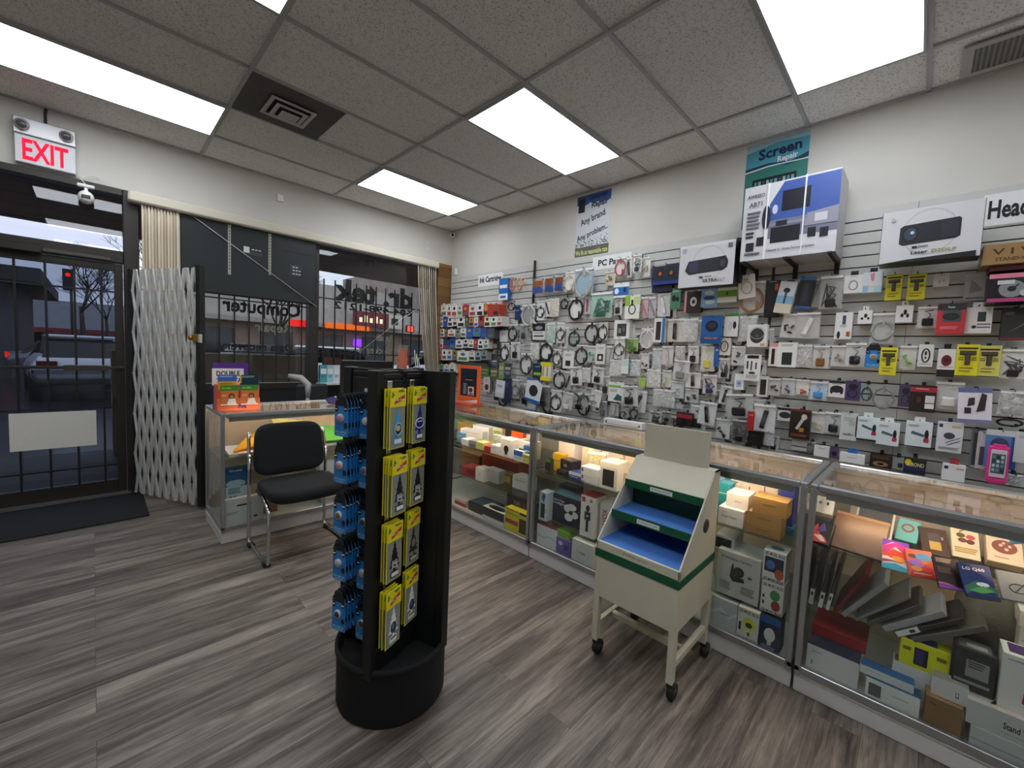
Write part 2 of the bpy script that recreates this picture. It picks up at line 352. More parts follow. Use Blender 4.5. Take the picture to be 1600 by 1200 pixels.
# exit sign
t = thing('exit_sign', 'white EXIT sign with red letters and two lamp heads', 'exit sign', (-3.873, 0, 2.635))
f = MB(); f.box(-.155, -.06, 0, .155, 0, .2, mat('dfe3ea', .4), .004); text(f, 'EXIT', 0, .1, .15, emit('ff1f3c', 1.1), -.0615, .235, .025); f.build('sign_face', t)
MB().box(-.16, -.065, .205, .16, 0, .325, mat('c3c4c8', .35, .3), .006).build('battery_housing', t)
for x in (-.115, .108):
    f = MB(); f.tube([(x, -.06, .27), (x, -.075, .268), (x, -.1, .262)], [.038, .04, .034], mat('c9cacd', .25, .6), 18); f.tube([(x, -.1, .262), (x, -.103, .2615)], [.028, .026], mat('53565a', .1), 16); lh = f.build('lamp_head', t)
MB().tube([(.0, -.008, .325), (.0, -.008, .41), (.006, -.008, .464)], .009, mat('3a3836', .6), 8).build('conduit', t)
# security cameras
t = thing('security_camera', 'small white camera hanging under the door header with a loose cable', 'camera', (-3.665, -.06, 2.52))
f = MB(); f.box(-.05, -.02, .03, .05, .02, .055, mat('wht', .4), .006); f.tube([(0, 0, .03), (0, 0, -.01)], .012, mat('wht', .4), 10); f.build('mount', t)
f = MB(); f.ell((0, 0, -.045), .048, .05, .052, mat('wht', .25), 18, 12); f.box(-.025, -.053, -.06, .025, -.04, -.035, mat('blk', .2), .004); f.build('camera_body', t)
MB().tube([(0, .0, .055), (-.03, .02, .1), (.02, .03, .14), (.07, .03, .15), (.1, .02, .12), (.04, .03, .1), (-.06, .04, .12)], .003, mat('wht', .5), 6).build('cable', t)
t = thing('corner_camera', 'tiny white camera with black lens high in the corner', 'camera', (-.04, -.05, 3.03))
f = MB(); f.tube([(0, .05, .02), (0, .0, .0)], .012, mat('wht', .5), 8); f.tube([(.01, .01, 0), (-.03, -.05, -.012)], .03, mat('wht', .4), 14); f.build('body', t)
MB().tube([(-.03, -.05, -.012), (-.033, -.0545, -.013)], .019, mat('blk', .1), 14).build('lens', t)
tag(MB().box(-.03, -.025, -.035, .03, 0, .035, mat('wht', .5), .004).build('motion_sensor', None, ony(436, 310, 0)), 'small white sensor box on the wall above the valance', 'sensor')
tag(MB().box(-.022, -.03, -.045, .022, 0, .045, mat('wht', .5), .008).build('motion_sensor', None, onx(712, 425, 0), (0, 0, RW)), 'small white sensor beside the brown wood corner', 'sensor')
for v in (379, 387):
    p = ony(666, v, 0); o = MB().box(-.03, -.002, -.012, .03, 0, .012, mat('eceae4', .6)); o.box(-.02, -.0025, -.003, .02, -.002, .003, mat('gry', .6))
    tag(o.build('wall_sticker', None, p), 'small %s white sticker on the wall right of the valance' % ('upper' if v < 380 else 'lower'), 'sticker')
# valance and blinds
t = thing('blind_valance', 'long cream blind valance above the front windows', 'valance', (0, 0, 0))
MB().box(-3.42, -.12, 2.515, -.285, -.005, 2.6, mat('d8d2c2', .5), .012).build('headrail', t)
def vanes(name, label, xa, xb, z0, z1, n, c, drift=0, loc=(0, -.06, 0)):
    t = thing(name, label, 'blind', (xa, loc[1], z1)); w = (xb-xa)/n
    for k in range(n):
        f = MB(); x = w*(k+.5); a = .5+.25*math.sin(k*1.7); h = z1-z0; dd = drift*(1-(k/n)*.5)
        L = [];
        for i in range(9):
            s = i/8; L.append((x+dd*s**1.4, s))
        vs = []; cx, cy_ = w*.78, .03
        for xx, s in L: vs += [(xx-cx, -cy_*.9, -h*s), (xx+cx*.4, 0, -h*s), (xx+cx, cy_*.9, -h*s)]
        fs = []
        for i in range(8): fs += [(i*3, i*3+1, i*3+4, i*3+3), (i*3+1, i*3+2, i*3+5, i*3+4)]
        f.add(vs, fs, mat(c[k % len(c)], .7), True)
        o = f.build('vane', t); so = o.modifiers.new('solid', 'SOLIDIFY'); so.thickness = .0015
    return t
vanes('vertical_blind', 'cream vertical blind bunched beside the shop door', -3.33, -3.075, .95, 2.515, 12, ['ded2bc', 'cabda6', 'e8dfcc'])
vanes('vertical_blind', 'beige vertical blind drawn aside next to the brown wood corner', -.60, -.29, .9, 2.515, 9, ['bdb29e', 'a89e8a', 'cfc5b0'], .2)
# black sign panel seen from behind
t = thing('window_sign', 'large black back of a hanging sign panel in the left window', 'sign', (-2.48, -.02, 1.83)); M_sp = mat('1d2527', .45)
MB().box(-.595, -.035, 0, .595, .02, .684, M_sp, .01).build('panel', t)
for x in (-.22, .13): f = MB(); f.box(x-.012, -.043, .2 if x < 0 else .25, x+.012, -.036, .684, mat('a6a79f', .5)); [f.box(x-.004, -.0445, .25+k*.03, x+.004, -.043, .262+k*.03, mat('33352f', .6)) for k in range(15)]; f.build('mounting_strip', t)
f = MB(); f.box(-.1, -.0365, .44, -.05, -.035, .5, mat('dcdcdc', .5)); f.box(-.05, -.0365, .43, .06, -.035, .46, mat('39434a', .4)); [f.box(-.03+k*.03, -.0375, .475, -.01+k*.03, -.035, .485, mat('cfd2d2', .5)) for k in range(3)]
f.build('socket_plate', t); f = MB(); f.box(.33, -.0365, .28, .42, -.035, .4, mat('30393c', .4)); [f.box(.35+(k % 3)*.03, -.038, .3+(k//3)*.035, .37+(k % 3)*.03, -.0365, .312+(k//3)*.035, mat('c9cccc', .4)) for k in range(8)]
f.build('socket_plate', t)
f = MB(); [f.box(.25, -.036, .1+k*.018, .42, -.0355, .104+k*.018, mat('0e1213', .8)) for k in range(5)]; f.box(.25, -.037, .27, .5, -.035, .276, mat('0a0d0e', .6)); f.box(.25, -.037, .53, .55, -.035, .536, mat('0a0d0e', .6)); f.build('vent_slots', t)
MB().tube([(-.52, -.05, .69), (.6, -.05, -.02)], .0035, mat('c5c7c6', .5), 6).build('stay_wire', t)
tag(MB().tube([(0, 0, 0), (.28, -.0, -.18), (.82, 0, -.62)], .003, mat('c9cbca', .5), 6).build('window_wire', None, (-1.84+.55, -.01, 1.35), (0, 0, 0)), 'thin pale wire slanting across the window with the shop name', 'wire')
bpy.data.objects['window_wire'].matrix_world = Matrix.Translation((-.5, -.012, 1.97)) @ Matrix.Rotation(PI, 4, 'Z') @ Matrix.Identity(4)
tag(MB().box(-.06, -.01, -.045, .06, .01, .045, mat('2a0a0c', .4)).build('led_sign', None, ony(639, 514, -.02)), 'small red glowing sign low in the right window', 'sign')
o = bpy.data.objects['led_sign']; f = MB()
for i in (-1, 1):
    for k in (-1, 0, 1): f.box(i*.026-.02, -.013, k*.026-.006, i*.026+.02, -.0105, k*.026+.006, emit('ff4438', 2.2))
    f.box(i*.026-.004, -.0135, -.035, i*.026+.004, -.0105, .035, emit('ff4438', 2.2))
f.build('lit_characters', o)
MB().tube([(0, 0, .045), (0, 0, .5)], .0015, mat('blk', .6), 5).build('hanging_cord', o)
# scissor gate folded open between the door jamb and the showcase
ga, gb = Vector((-3.405, -.10, 0)), Vector((-3.035, -.845, 0)); gd = (gb-ga); gl = gd.length
t = thing('scissor_gate', 'grey folding scissor security gate standing open beside the door', 'gate', ga, math.atan2(gd.y, gd.x)); M_gt = mat('e0e0de', .4, .25, noise=.12, nscale=15)
n = 15; z0, z1 = .025, 1.945; dx = (gl-.07)/n; nz = 11
def ribbon(f, pts, w, th, m):
    vs = []
    for x, y, z in pts: vs += [(x-w/2, y-th/2, z), (x+w/2, y-th/2, z), (x+w/2, y+th/2, z), (x-w/2, y+th/2, z)]
    f.add(vs, [(4*i+j, 4*i+(j+1) % 4, 4*i+4+(j+1) % 4, 4*i+4+j) for i in range(len(pts)-1) for j in range(4)]+[(3, 2, 1, 0), tuple(4*len(pts)-4+j for j in range(4))], m)
for k in range(n):
    x = .015+dx*(k+.5); a = dx*.31
    for s_, yy in ((1, -.011+.0015*(k % 2)), (-1, .011-.0015*(k % 2))):
        f = MB(); ribbon(f, [(x+s_*a*(1 if (i+k) % 2 else -1), yy, z0+(z1-z0)*i/nz) for i in range(nz+1)], .0145, .012, M_gt)
        for i in range(0, nz+1, 2): f.tube([(x+s_*a*(1 if (i+k) % 2 else -1), yy-.011, max(z0+.01, min(z1-.01, z0+(z1-z0)*i/nz))), (x+s_*a*(1 if (i+k) % 2 else -1), yy+.011, max(z0+.01, min(z1-.01, z0+(z1-z0)*i/nz)))], .004, M_gt, 6)
        f.build('lattice_strip', t)
MB().box(gl-.045, -.02, .02, gl, .025, 1.965, mat('141414', .5), .003).build('end_post', t)
MB().box(-.02, -.02, .02, .008, .02, 1.95, mat('1d1d1d', .5), .003).build('hinge_post', t)
f = MB(); f.box(gl-.07, -.035, 1.36, gl-.0, -.02, 1.42, mat('b08a3c', .3, .8), .006); f.ell((gl-.075, -.04, 1.39), .02, .015, .02, mat('b08a3c', .25, .9)); f.box(gl-.005, -.03, 1.355, gl+.02, -.015, 1.42, mat('d0d0cc', .4)); f.build('lock', t)
# floor mat
tag(MB().box(-4.5, -.77, 0, -3.36, -.075, .012, mat('17181b', .85, noise=.2, nscale=60), .004).build('floor_mat'), 'black rubber mat on the floor in front of the shop door', 'mat')

# ------------------------------------------------------------------ OUTSIDE
def asphalt():
    return mat('33363c', .25, noise=.35, nscale=1.2, bump=.05)
struct(MB().box(-60, .12, -.2, 60, 70, -.12, asphalt()).build('ground_outside'))
struct(MB().box(-30, .12, -.12, 30, 2.2, -.02, mat('4b4a49', .7, noise=.1, nscale=4)).build('sidewalk'))
sof = MB(); sof.box(-30, .12, 2.68, 30, 2.4, 2.9, mat('5a4638', .7)); sof.box(-30, 2.35, 2.66, 30, 2.45, 3.3, mat('4c3e35', .7)); struct(sof.build('canopy_outside'))
tag(MB().box(-1.1, -.2, 0, 1.1, .2, 1.24, mat('8a7864', .8, noise=.1, nscale=5)).build('planter_wall', None, (-2.4, 1.9, -.02)), 'low brown planter wall outside the left window', 'planter')
def building(name, label, x0, x1, y0, y1, h, c, roof=None, win=True):
    t = thing(name, label, 'building', ((x0+x1)/2, (y0+y1)/2, -.12)); w, dp = (x1-x0)/2, (y1-y0)/2
    MB().box(-w, -dp, 0, w, dp, h, mat(c, .8, noise=.08, nscale=1)).build('wall', t)
    if roof:
        f = MB(); r = roof[1]; f.add([(-w-.6, -dp-1.2, h*.62), (w+.6, -dp-1.2, h*.62), (w+.3, -dp-.1, h+r), (-w-.3, -dp-.1, h+r), (-w-.6, -dp-1.2, h*.62-.25), (w+.6, -dp-1.2, h*.62-.25), (w+.3, -dp, h*.62-.25), (-w-.3, -dp, h*.62-.25)],
            [(0, 1, 2, 3), (4, 5, 1, 0), (4, 7, 6, 5), (7, 3, 2, 6), (0, 3, 7, 4), (1, 5, 6, 2)], mat(roof[0], .8, noise=.08, nscale=2)); f.build('mansard_roof', t)
    if win:
        n = max(2, int((x1-x0)/3))
        for k in range(n):
            x = -w+(k+.5)*2*w/n; MB().box(x-.9, -dp-.05, .3, x+.9, -dp+.02, 2.4, mat(('1d2126', '2a2523', '3b2a2c', '1f2a33')[k % 4], .15), .02).build('shop_window', t)
    return t
b = building('strip_mall', 'brown strip mall with a grey mansard roof across the parking lot', -.5, 34, 23, 33, 4.9, 'a08672', ('a39a90', .7))
MB().box(-4.75, -5.6, 3.2, 17.2, 4, 7.6, mat('94897f', .8, noise=.08, nscale=2)).build('raised_parapet', b)
f = MB(); f.box(-1.7, -.15, 0, .7, .15, .95, mat('7a1d22', .5)); f.box(.7, -.15, 0, 1.7, .15, .95, mat('d7d2bd', .5)); [f.box(-1.4+k*.36, -.17, .25, -1.2+k*.36, -.15, .7 if k % 2 else .55, emit('fff0c8', 1.0)) for k in range(5)]
f.box(.9, -.17, .25, 1.4, -.15, .7, mat('2a2a22', .5)); f.build('store_sign', b, (-6.75, -6.5, 3.05)); 
f = MB(); f.box(-1.4, -.1, 0, 1.4, .1, .35, emit('ff7326', .8)); f.build('lit_fascia', b, (-8.75, -6.35, 2.75)); f = MB(); f.box(-.25, -.1, 0, .25, .1, .5, emit('8a3bff', 1.5)); f.build('neon_sign', b, (-7.55, -5.12, 1.7))
f = MB(); f.box(-.7, -.1, 0, .7, .1, .4, emit('ff2a25', .8)); f.build('lit_sign', b, (-11.5, -6.35, 2.7))
building('low_shop', 'low pale shop building with a red fascia far beyond the door', -9, 1.6, 42, 50, 3.4, 'b4b7bc', ('8c8f95', .8), True)
b2 = building('corner_building', 'dark grey building with a projecting flat roof left of the door view', -14, -5.6, 17, 25, 3.2, '5a5c61', None, True); MB().box(-5.4, -5.4, 3.2, 5.0, 4.6, 3.65, mat('35363a', .7)).build('flat_roof', b2)
f = MB(); f.box(-4.5, -.1, 0, 4.5, .1, .35, mat('8f2430', .5)); f.build('red_fascia', bpy.data.objects['low_shop'], (0, -5.3, 1.75))
def tree(label, x, y, h, c, seed):
    rn = random.Random(seed); t = thing('bare_tree', label, 'tree', (x, y, -.12), 0, 'bare trees outside'); m = mat(c, .9)
    MB().tube([(0, 0, 0), (.05, 0, h*.3), (0, .05, h*.5)], [.13, .1, .07], m, 7).build('trunk', t); f = MB()
    def br(p, d, l, r, k):
        q = p+d*l; f.tube([p, (p+q)/2+Vector((rn.uniform(-.1, .1)*l, 0, rn.uniform(0, .12)*l)), q], [r, r*.8, r*.6], m, 4)
        if k:
            for _ in range(3): br(q, (d+Vector((rn.uniform(-.9, .9), rn.uniform(-.9, .9), rn.uniform(-.1, .7)))).normalized(), l*.72, r*.6, k-1)
    for _ in range(5): br(Vector((0, 0, h*.45)), Vector((rn.uniform(-.7, .7), rn.uniform(-.7, .7), .9)).normalized(), h*.2, .045, 4)
    f.build('branches', t)
tree('bare tree close to the right jamb of the shop door', -1.2, 18.6, 6.2, '3a3733', 3); tree('smaller bare tree in the middle of the door view', -4.0, 22.5, 5.8, '45423e', 5); tree('bushy bare tree beside the dark grey building', -3.0, 34, 6, '3d3b37', 8)
tree('bare tree beyond the cars in the left window', 1.2, 12.0, 4.6, '35322f', 11)
def car(label, x, y, rz, c, lights=True):
    t = thing('parked_car', label, 'car', (x, y, -.12), rz, 'cars in the parking lot'); m = mat(c, .2, .2); k = mat('0d1013', .08)
    f = MB(); n = 13; prof = [(-2.2, .55, .8), (-2.15, .5, .95), (-1.6, .32, 1.02), (-1.3, .3, 1.05), (-.4, .28, 1.05), (.5, .28, 1.03), (1.1, .3, .98), (1.9, .34, .85), (2.2, .5, .7)]
    vs = []
    for xx, lo, hi in prof:
        for yy, zz in ((-.78, lo), (-.88, lo+.18), (-.88, hi-.18), (-.74, hi), (.74, hi), (.88, hi-.18), (.88, lo+.18), (.78, lo)): vs.append((xx, yy, zz))
    fs = [(i*8+j, i*8+(j+1) % 8, (i+1)*8+(j+1) % 8, (i+1)*8+j) for i in range(len(prof)-1) for j in range(8)]+[tuple(range(7, -1, -1)), tuple(range(64, 72))]
    f.add(vs, fs, m, True); f.build('body', t)
    f = MB(); c_ = [(-1.9, .95, .72), (-1.35, 1.42, .6), (-.2, 1.5, .6), (.35, 1.42, .6), (1.05, 1.0, .72)]; vs = []
    for xx, hh, w in c_: vs += [(xx, -w, hh), (xx, w, hh), (xx, w+.1, .92), (xx, -w-.1, .92)]
    fs = [(i*4+j, i*4+(j+1) % 4, (i+1)*4+(j+1) % 4, (i+1)*4+j) for i in range(4) for j in range(4)]+[(3, 2, 1, 0), (16, 17, 18, 19)]
    f.add(vs, fs, k); f.build('cabin_glass', t)
    f = MB(); f.box(-1.4, -.6, 1.44, .35, .6, 1.53, m, .04); f.build('roof', t)
    for xx in (-1.4, 1.35):
        for yy in (-.8, .8): MB().tube([(xx, yy-.1, .32), (xx, yy+.1, .32)], .32, mat('0c0c0d', .7), 18).build('wheel', t)
    for yy in (-.65, .65): MB().box(-2.22, yy-.16, .78, -2.12, yy+.16, .92, emit('ff2020', 1.5) if lights else mat('701014', .3), .01).build('tail_light', t)
    return t
car('silver car nearest to the glass shop door', -3.95, 11.2, PI/2+.1, 'dfe2e5', False); car('dark car behind the bars at the left of the shop door', -6.3, 10.2, PI/2, '23272b', False); car('grey car with glowing tail lights beyond the silver car', -3.4, 15.9, .1, '7d8186')
car('white car parked outside the left window', .9, 8.2, 2.8, 'd4d6d8', False); car('dark blue car seen at the far right of the door', 1.9, 15.6, .3, '2b3442'); car('white sedan parked outside the window with the shop name', 5.6, 8.6, 2.8, 'cdd0d2', False)
t = thing('traffic_light', 'distant traffic light on a thin pole seen through the door', 'traffic light', (-4.4, 27, -.12)); MB().tube([(0, 0, 0), (0, 0, 5)], .06, mat('2a2b2d', .5), 8).build('pole', t); f = MB(); f.box(-.3, -.15, 3.9, .1, .1, 5.0, mat('1b1c1e', .5), .02); f.ell((-.1, -.17, 4.7), .1, .05, .1, emit('ff2418', 2)); f.build('signal_head', t)
tag(MB().box(-.02, -.01, -.06, .02, .01, .06, mat('3a1f18', .5)).build('window_plaque', None, (0, 0, 0)), 'dark red oval plaque low in the window with the shop name', 'plaque')
o = bpy.data.objects['window_plaque']; f = MB(); w, h = .105, .052; f.prism([(w*math.copysign(abs(math.cos(a))**.6, math.cos(a)), h*math.copysign(abs(math.sin(a))**.6, math.sin(a))) for a in [2*PI*k/24 for k in range(24)]], -.006, .006, mat('4a2a1f', .5)); me = f.build('oval_face'); o.data = me.data; bpy.data.objects.remove(me); o.location = ony(517, 565, .045)
# sky
w = bpy.data.worlds.new('overcast_dusk'); SC.world = w; w.use_nodes = True; nt_ = w.node_tree; bg = nt_.nodes['Background']
tc = nt_.nodes.new('ShaderNodeTexCoord'); n = nt_.nodes.new('ShaderNodeTexNoise'); n.inputs['Scale'].default_value = 2.5; n.inputs['Detail'].default_value = 4; mp = nt_.nodes.new('ShaderNodeMapping'); mp.inputs['Scale'].default_value = (1, 1, 3)
r = nt_.nodes.new('ShaderNodeValToRGB'); r.color_ramp.elements[0].color = hexc('b9bfd0'); r.color_ramp.elements[1].color = hexc('dfe2ee'); r.color_ramp.elements[0].position = .35; r.color_ramp.elements[1].position = .7
nt_.links.new(tc.outputs['Generated'], mp.inputs[0]); nt_.links.new(mp.outputs[0], n.inputs['Vector']); nt_.links.new(n.outputs[0], r.inputs[0]); nt_.links.new(r.outputs[0], bg.inputs[0]); bg.inputs[1].default_value = 1.25
# ------------------------------------------------------------------ FURNITURE
M_al = mat('b3b6b8', .3, .8); M_plin = mat('d6d6d4', .55, noise=.06, nscale=8); M_case = glass('showcase_glass', (.96, .985, .975), 1.0)
M_bk = mat('d8c6b2', .55, noise=.08, nscale=2); M_tube = emit('ffd2a6', 26)
CX, CB, CT = -1.60, -1.0, .89
def showcase(label, loc, rz, w, d, shelves, tube=True, deck=.095):
    """front faces local -y; origin at the front-centre of the base"""
    t = thing('glass_showcase', label, 'showcase', loc, rz, 'aluminium framed glass showcases'); hw = w/2; p = .022
    MB().box(-hw, .01, 0, hw, d, .075, M_plin, .003).build('plinth', t)
    MB().box(-hw+.002, .004, .075, hw-.002, d-.002, deck, mat('c9c9c7', .5)).build('deck', t)
    for sx in (-1, 1):
        for y in (0, d-p): MB().box(sx*hw, y, .0755, sx*(hw-p), y+p, CT-.02, M_al, .002).build('corner_post', t)
        MB().box(sx*hw, 0, CT-.025, sx*(hw-.026), d, CT, M_al, .006).build('top_rail', t)
        MB().box(sx*hw, 0, deck, sx*(hw-.018), d, deck+.022, M_al, .002).build('bottom_rail', t)
        MB().box(sx*(hw-.008), p, deck+.02, sx*(hw-.013), d-p, CT-.02, M_case).build('side_glass', t)
    MB().box(-hw+.026, 0, CT-.03, hw-.026, .028, CT, M_al, .006).build('top_rail', t); MB().box(-hw+.026, d-.028, CT-.03, hw-.026, d, CT, M_al, .006).build('top_rail', t)
    MB().box(-hw+p, 0, deck-.01, hw-p, .02, deck+.022, M_al, .002).build('bottom_rail', t)
    MB().box(-hw+.024, .026, CT-.009, hw-.024, d-.026, CT-.003, M_case).build('glass_top', t)
    MB().box(-hw+p, .008, deck+.02, hw-p, .013, CT-.028, M_case).build('glass_front', t)
    f = MB(); f.box(-hw+p, d-.02, deck, 0, d-.012, CT-.03, M_bk); f.build('sliding_door', t); f = MB(); f.box(-.03, d-.03, deck, hw-p, d-.022, CT-.03, M_bk); f.build('sliding_door', t)
    for z, y0 in shelves:
        s = MB().box(-hw+.03, y0, z-.007, hw-.03, d-.035, z, M_shelf, .001).build('shelf', t)
        for sx in (-1, 1): MB().box(sx*(hw-.014), y0+.02, z-.02, sx*(hw-.03), d-.04, z-.008, mat('8a8d8f', .4, .6)).build('shelf_bracket', t)
    if tube:
        lh = MB().box(-hw+.05, .028, CT-.06, hw-.05, .031, CT-.028, M_al).box(-hw+.05, .031, CT-.04, hw-.05, .052, CT-.031, M_al).build('lamp_holder', t)
        MB().tube([(-hw+.08, .043, CT-.05), (hw-.08, .043, CT-.05)], .008, M_tube, 8).build('lamp_tube', lh)
    return t
M_shelf = glass('shelf_glass', (.80, .84, .82), 1.0)
SH = {1: .61, 2: .595, 3: .63}
c1 = showcase('glass showcase in the far corner behind the black slatwall spinner', (CX, -2.38, 0), RW, 1.47, .6, [(SH[1], .07), (.36, .08)])
c2 = showcase('middle glass showcase behind the cream wheeled stand', (CX, -3.875, 0), RW, 1.50, .6, [(SH[2], .05), (.262, .05)])
c3 = showcase('nearest glass showcase holding the phones and the brown laptop', (CX, -5.39, 0), RW, 1.51, .6, [(SH[3], .05), (.345, .17)])
cl = showcase('short glass showcase by the front window behind the chair', (-2.335, -1.66, 0), 0, 1.45, .56, [(.57, .05)])
# chair
t = thing('visitor_chair', 'black upholstered chair with chrome sled legs in front of the small showcase', 'chair', (-2.67, -1.98, 0), 0); M_chr = mat('c9cccf', .12, 1); M_fab = mat('15171a', .9, noise=.15, nscale=120, bump=.1)
for s in (-1, 1):
    x = .25*s; P = [(x, .22, .62), (x, .225, .5), (x, .235, .2)]
    P += [(x, .235-.03*(1-math.cos(a)), .045-.033*math.sin(a)) for a in (.0, .5, 1.0, 1.57)]
    P += [(x, -.17, .012)]; P += [(x, -.17-.04*math.sin(a), .012+.04*(1-math.cos(a))) for a in (.5, 1.0, 1.57)]; P += [(x, -.215, .2), (x, -.218, .345), (x, -.19, .375), (x*.9, .0, .38), (x*.88, .16, .38)]
    sl = MB().tube(P, .0115, M_chr, 8).build('sled_leg', t)
    MB().box(x-.02, -.19, 0, x+.02, -.14, .022, mat('blk', .6), .004).build('foot_pad', sl); MB().box(x-.02, .15, 0, x+.02, .2, .022, mat('blk', .6), .004).build('foot_pad', sl)
    MB().tube([(x, .225, .5), (x, .235, .6), (x*.98, .262, .72), (x*.96, .272, .76)], .011, M_chr, 8).build('back_upright', t)
def cushion(name, w, h, th, par, loc, rot, m, top=1.0, bow=0.0, n=14):
    vs = []; fs = []; N = 28
    rings = [(0, -th/2, .80), (0, -th/2, .94), (0, -th*.2, 1), (0, th*.2, 1), (0, th/2, .94), (0, th/2, .80)]
    for _, z, k in rings:
        for i in range(N):
            a = 2*PI*i/N; e = .42; cx = math.copysign(abs(math.cos(a))**e, math.cos(a)); sy = math.copysign(abs(math.sin(a))**e, math.sin(a))
            x = w/2*cx*(k if k < 1 else 1)*(1+(top-1)*(sy+1)/2); y = h/2*sy*(k if k < 1 else 1)
            vs.append((x, y, z+bow*((x/(w/2))**2)))
    for r in range(len(rings)-1):
        for i in range(N): fs.append((r*N+i, r*N+(i+1) % N, (r+1)*N+(i+1) % N, (r+1)*N+i))
    fs += [tuple(range(N))[::-1], tuple((len(rings)-1)*N+i for i in range(N))]
    return MB().add(vs, fs, m, True).build(name, par, loc, rot)
cushion('seat', .49, .49, .07, t, (0, -.03, .418), (R_(-2), 0, 0), M_fab, .94, .008)
cushion('backrest', .47, .36, .06, t, (0, .245, .635), (R_(82), 0, 0), M_fab, .92, .03)
# pinwheel slatwall spinner with a drum base
DC = Vector((-2.815, -3.485, 0)); DA = R_(19.5)
t = thing('display_spinner', 'black four sided slatwall display spinner on an oval drum base', 'display stand', DC, DA); M_dk = mat('0e0f11', .45); M_ds = mat('121315', .5); M_drum = mat('17181a', .95, noise=.25, nscale=150, bump=.2)
f = MB(); f.lathe([(.205, 0), (.21, .01), (.21, .2), (.216, .205), (.216, .222), (.205, .224), (.2, .19), (.0, .188)], M_drum, 48); f.build('drum_base', t)
e, c, top, th = .205, .075, 1.283, .03
for k in range(4):
    f = MB(); M = Matrix.Rotation(k*PI/2, 4, 'Z')
    f.box(-e, -c+.004, .19, c, -c+th, top, M_ds)                        # core board, slats stand proud of it
    z = .2
    while z < top-.02:
        f.box(-e+.04, -c, z, c, -c+.004, min(z+.068, top-.01), M_ds, .0015); z += .0755
    f.build('slat_panel', t).matrix_local = M
    f = MB(); f.box(-e-.003, -c-.006, .19, -e+.036, -c+th+.006, top+.004, M_dk, .003); f.build('edge_post', t).matrix_local = M
# cream wheeled stand
t = thing('wheeled_stand', 'cream metal display stand on casters with blue lined shelves', 'display stand', (-2.05, -4.12, 0), RW); M_cr = mat('c9c6b2', .45, noise=.05, nscale=6); M_gr = mat('0e5535', .5); M_bl = mat('3f72bd', .85, noise=.12, nscale=160); M_dg = mat('0a3a26', .6)
hw, dp = .19, .385
for sx in (-1, 1):
    for y in (0, dp-.028): MB().box(sx*hw, y, .07, sx*(hw-.028), y+.028, .29, M_cr, .002).build('leg', t)
    MB().box(sx*(hw-.003), .028, .13, sx*(hw-.025), dp-.028, .158, M_cr, .002).build('side_rail', t)
MB().box(-hw+.025, .13, .13, hw-.025, .155, .156, M_cr, .002).build('cross_rail', t)
for sx, y in ((-1, .014), (1, .014), (-1, dp-.014), (1, dp-.014)):
    f = MB(); x = sx*(hw-.014); f.tube([(x-.004, y+.012, .033), (x+.018, y+.012, .033)], .033, mat('1b1c1d', .6), 20); f.tube([(x-.006, y+.012, .033), (x+.02, y+.012, .033)], .012, mat('3a3c3e', .5), 10); f.box(x-.012, y-.012, .05, x+.02, y+.014, .075, mat('1b1c1d', .5), .005); f.build('caster', t)
f = MB(); f.box(-hw, 0, .283, hw, dp, .47, M_cr, .003); f.build('body', t); f = MB(); f.box(-hw-.003, -.003, .468, hw+.003, dp+.002, .502, M_gr); f.build('green_band', t)
f = MB(); f.box(-hw, 0, .502, hw, .012, .54, M_cr, .002); text(f, '$ 4.99 plus tax each', -.0, .522, .009, mat('1a1a1a', .6), -.0006, .11, .0); f.build('front_lip', t)
f = MB(); f.box(-hw+.006, .012, .53, hw-.006, dp-.01, .538, M_bl); f.build('bottom_shelf', t)
sp = [(.0, .502), (.0, .54), (.325, .885), (dp, .885), (dp, .502)]
for sx in (-1, 1):
    f = MB(); x = sx*hw; f.add([(x, y, z) for y, z in sp]+[(x-sx*.006, y, z) for y, z in sp], [(0, 1, 2, 3, 4), (9, 8, 7, 6, 5)]+[(i, i+5, (i+1) % 5+5, (i+1) % 5) for i in range(5)], M_cr); f.build('side_panel', t)
f = MB(); f.tube([(hw, .25, .66), (hw+.003, .25, .66)], [.03, .03], mat('3b342b', .4), 20); f.build('side_emblem', t)
def lip(y, z, name, txt):
    f = MB(); f.box(-hw+.006, y, z-.035, hw-.006, y+.006, z, M_gr); o = f.build(name, t); f = MB(); f.box(-.055, y-.001, z-.028, .05, y, z-.008, mat('e9e8e2', .6)); text(f, txt, -.003, z-.018, .008, mat('222222', .6), y-.0016, .09, 0); f.build('price_label', o)
lip(.105, .66, 'green_shelf_lip', '$ 7.99 plus tax each'); lip(.215, .785, 'green_shelf_lip', '$ 9.99 plus tax each')
f = MB(); f.box(-hw+.006, .111, .645, hw-.006, dp-.01, .652, M_bl); f.build('upper_shelf', t)
f = MB(); f.box(-hw+.006, .30, .652, hw-.006, .306, .78, M_dg); f.build('riser_back', t); MB().box(-hw+.006, dp-.01, .5, hw-.006, dp, .88, M_dg).build('back_panel', t)
f = MB(); f.add([(-hw+.006, .221, .78), (hw-.006, .221, .78), (hw-.006, .322, .885), (-hw+.006, .322, .885), (-hw+.006, .227, .776), (hw-.006, .227, .776), (hw-.006, .328, .881), (-hw+.006, .328, .881)], [(0, 1, 2, 3), (7, 6, 5, 4), (0, 4, 5, 1), (3, 2, 6, 7), (0, 3, 7, 4), (1, 5, 6, 2)], M_cr); f.build('sloped_top', t)
MB().box(-hw, .322, .879, hw, dp, .885, M_cr).build('top_shelf', t)
MB().box(-.165, .35, .885, .15, .358, 1.05, M_cr, .002).build('header_board', t)
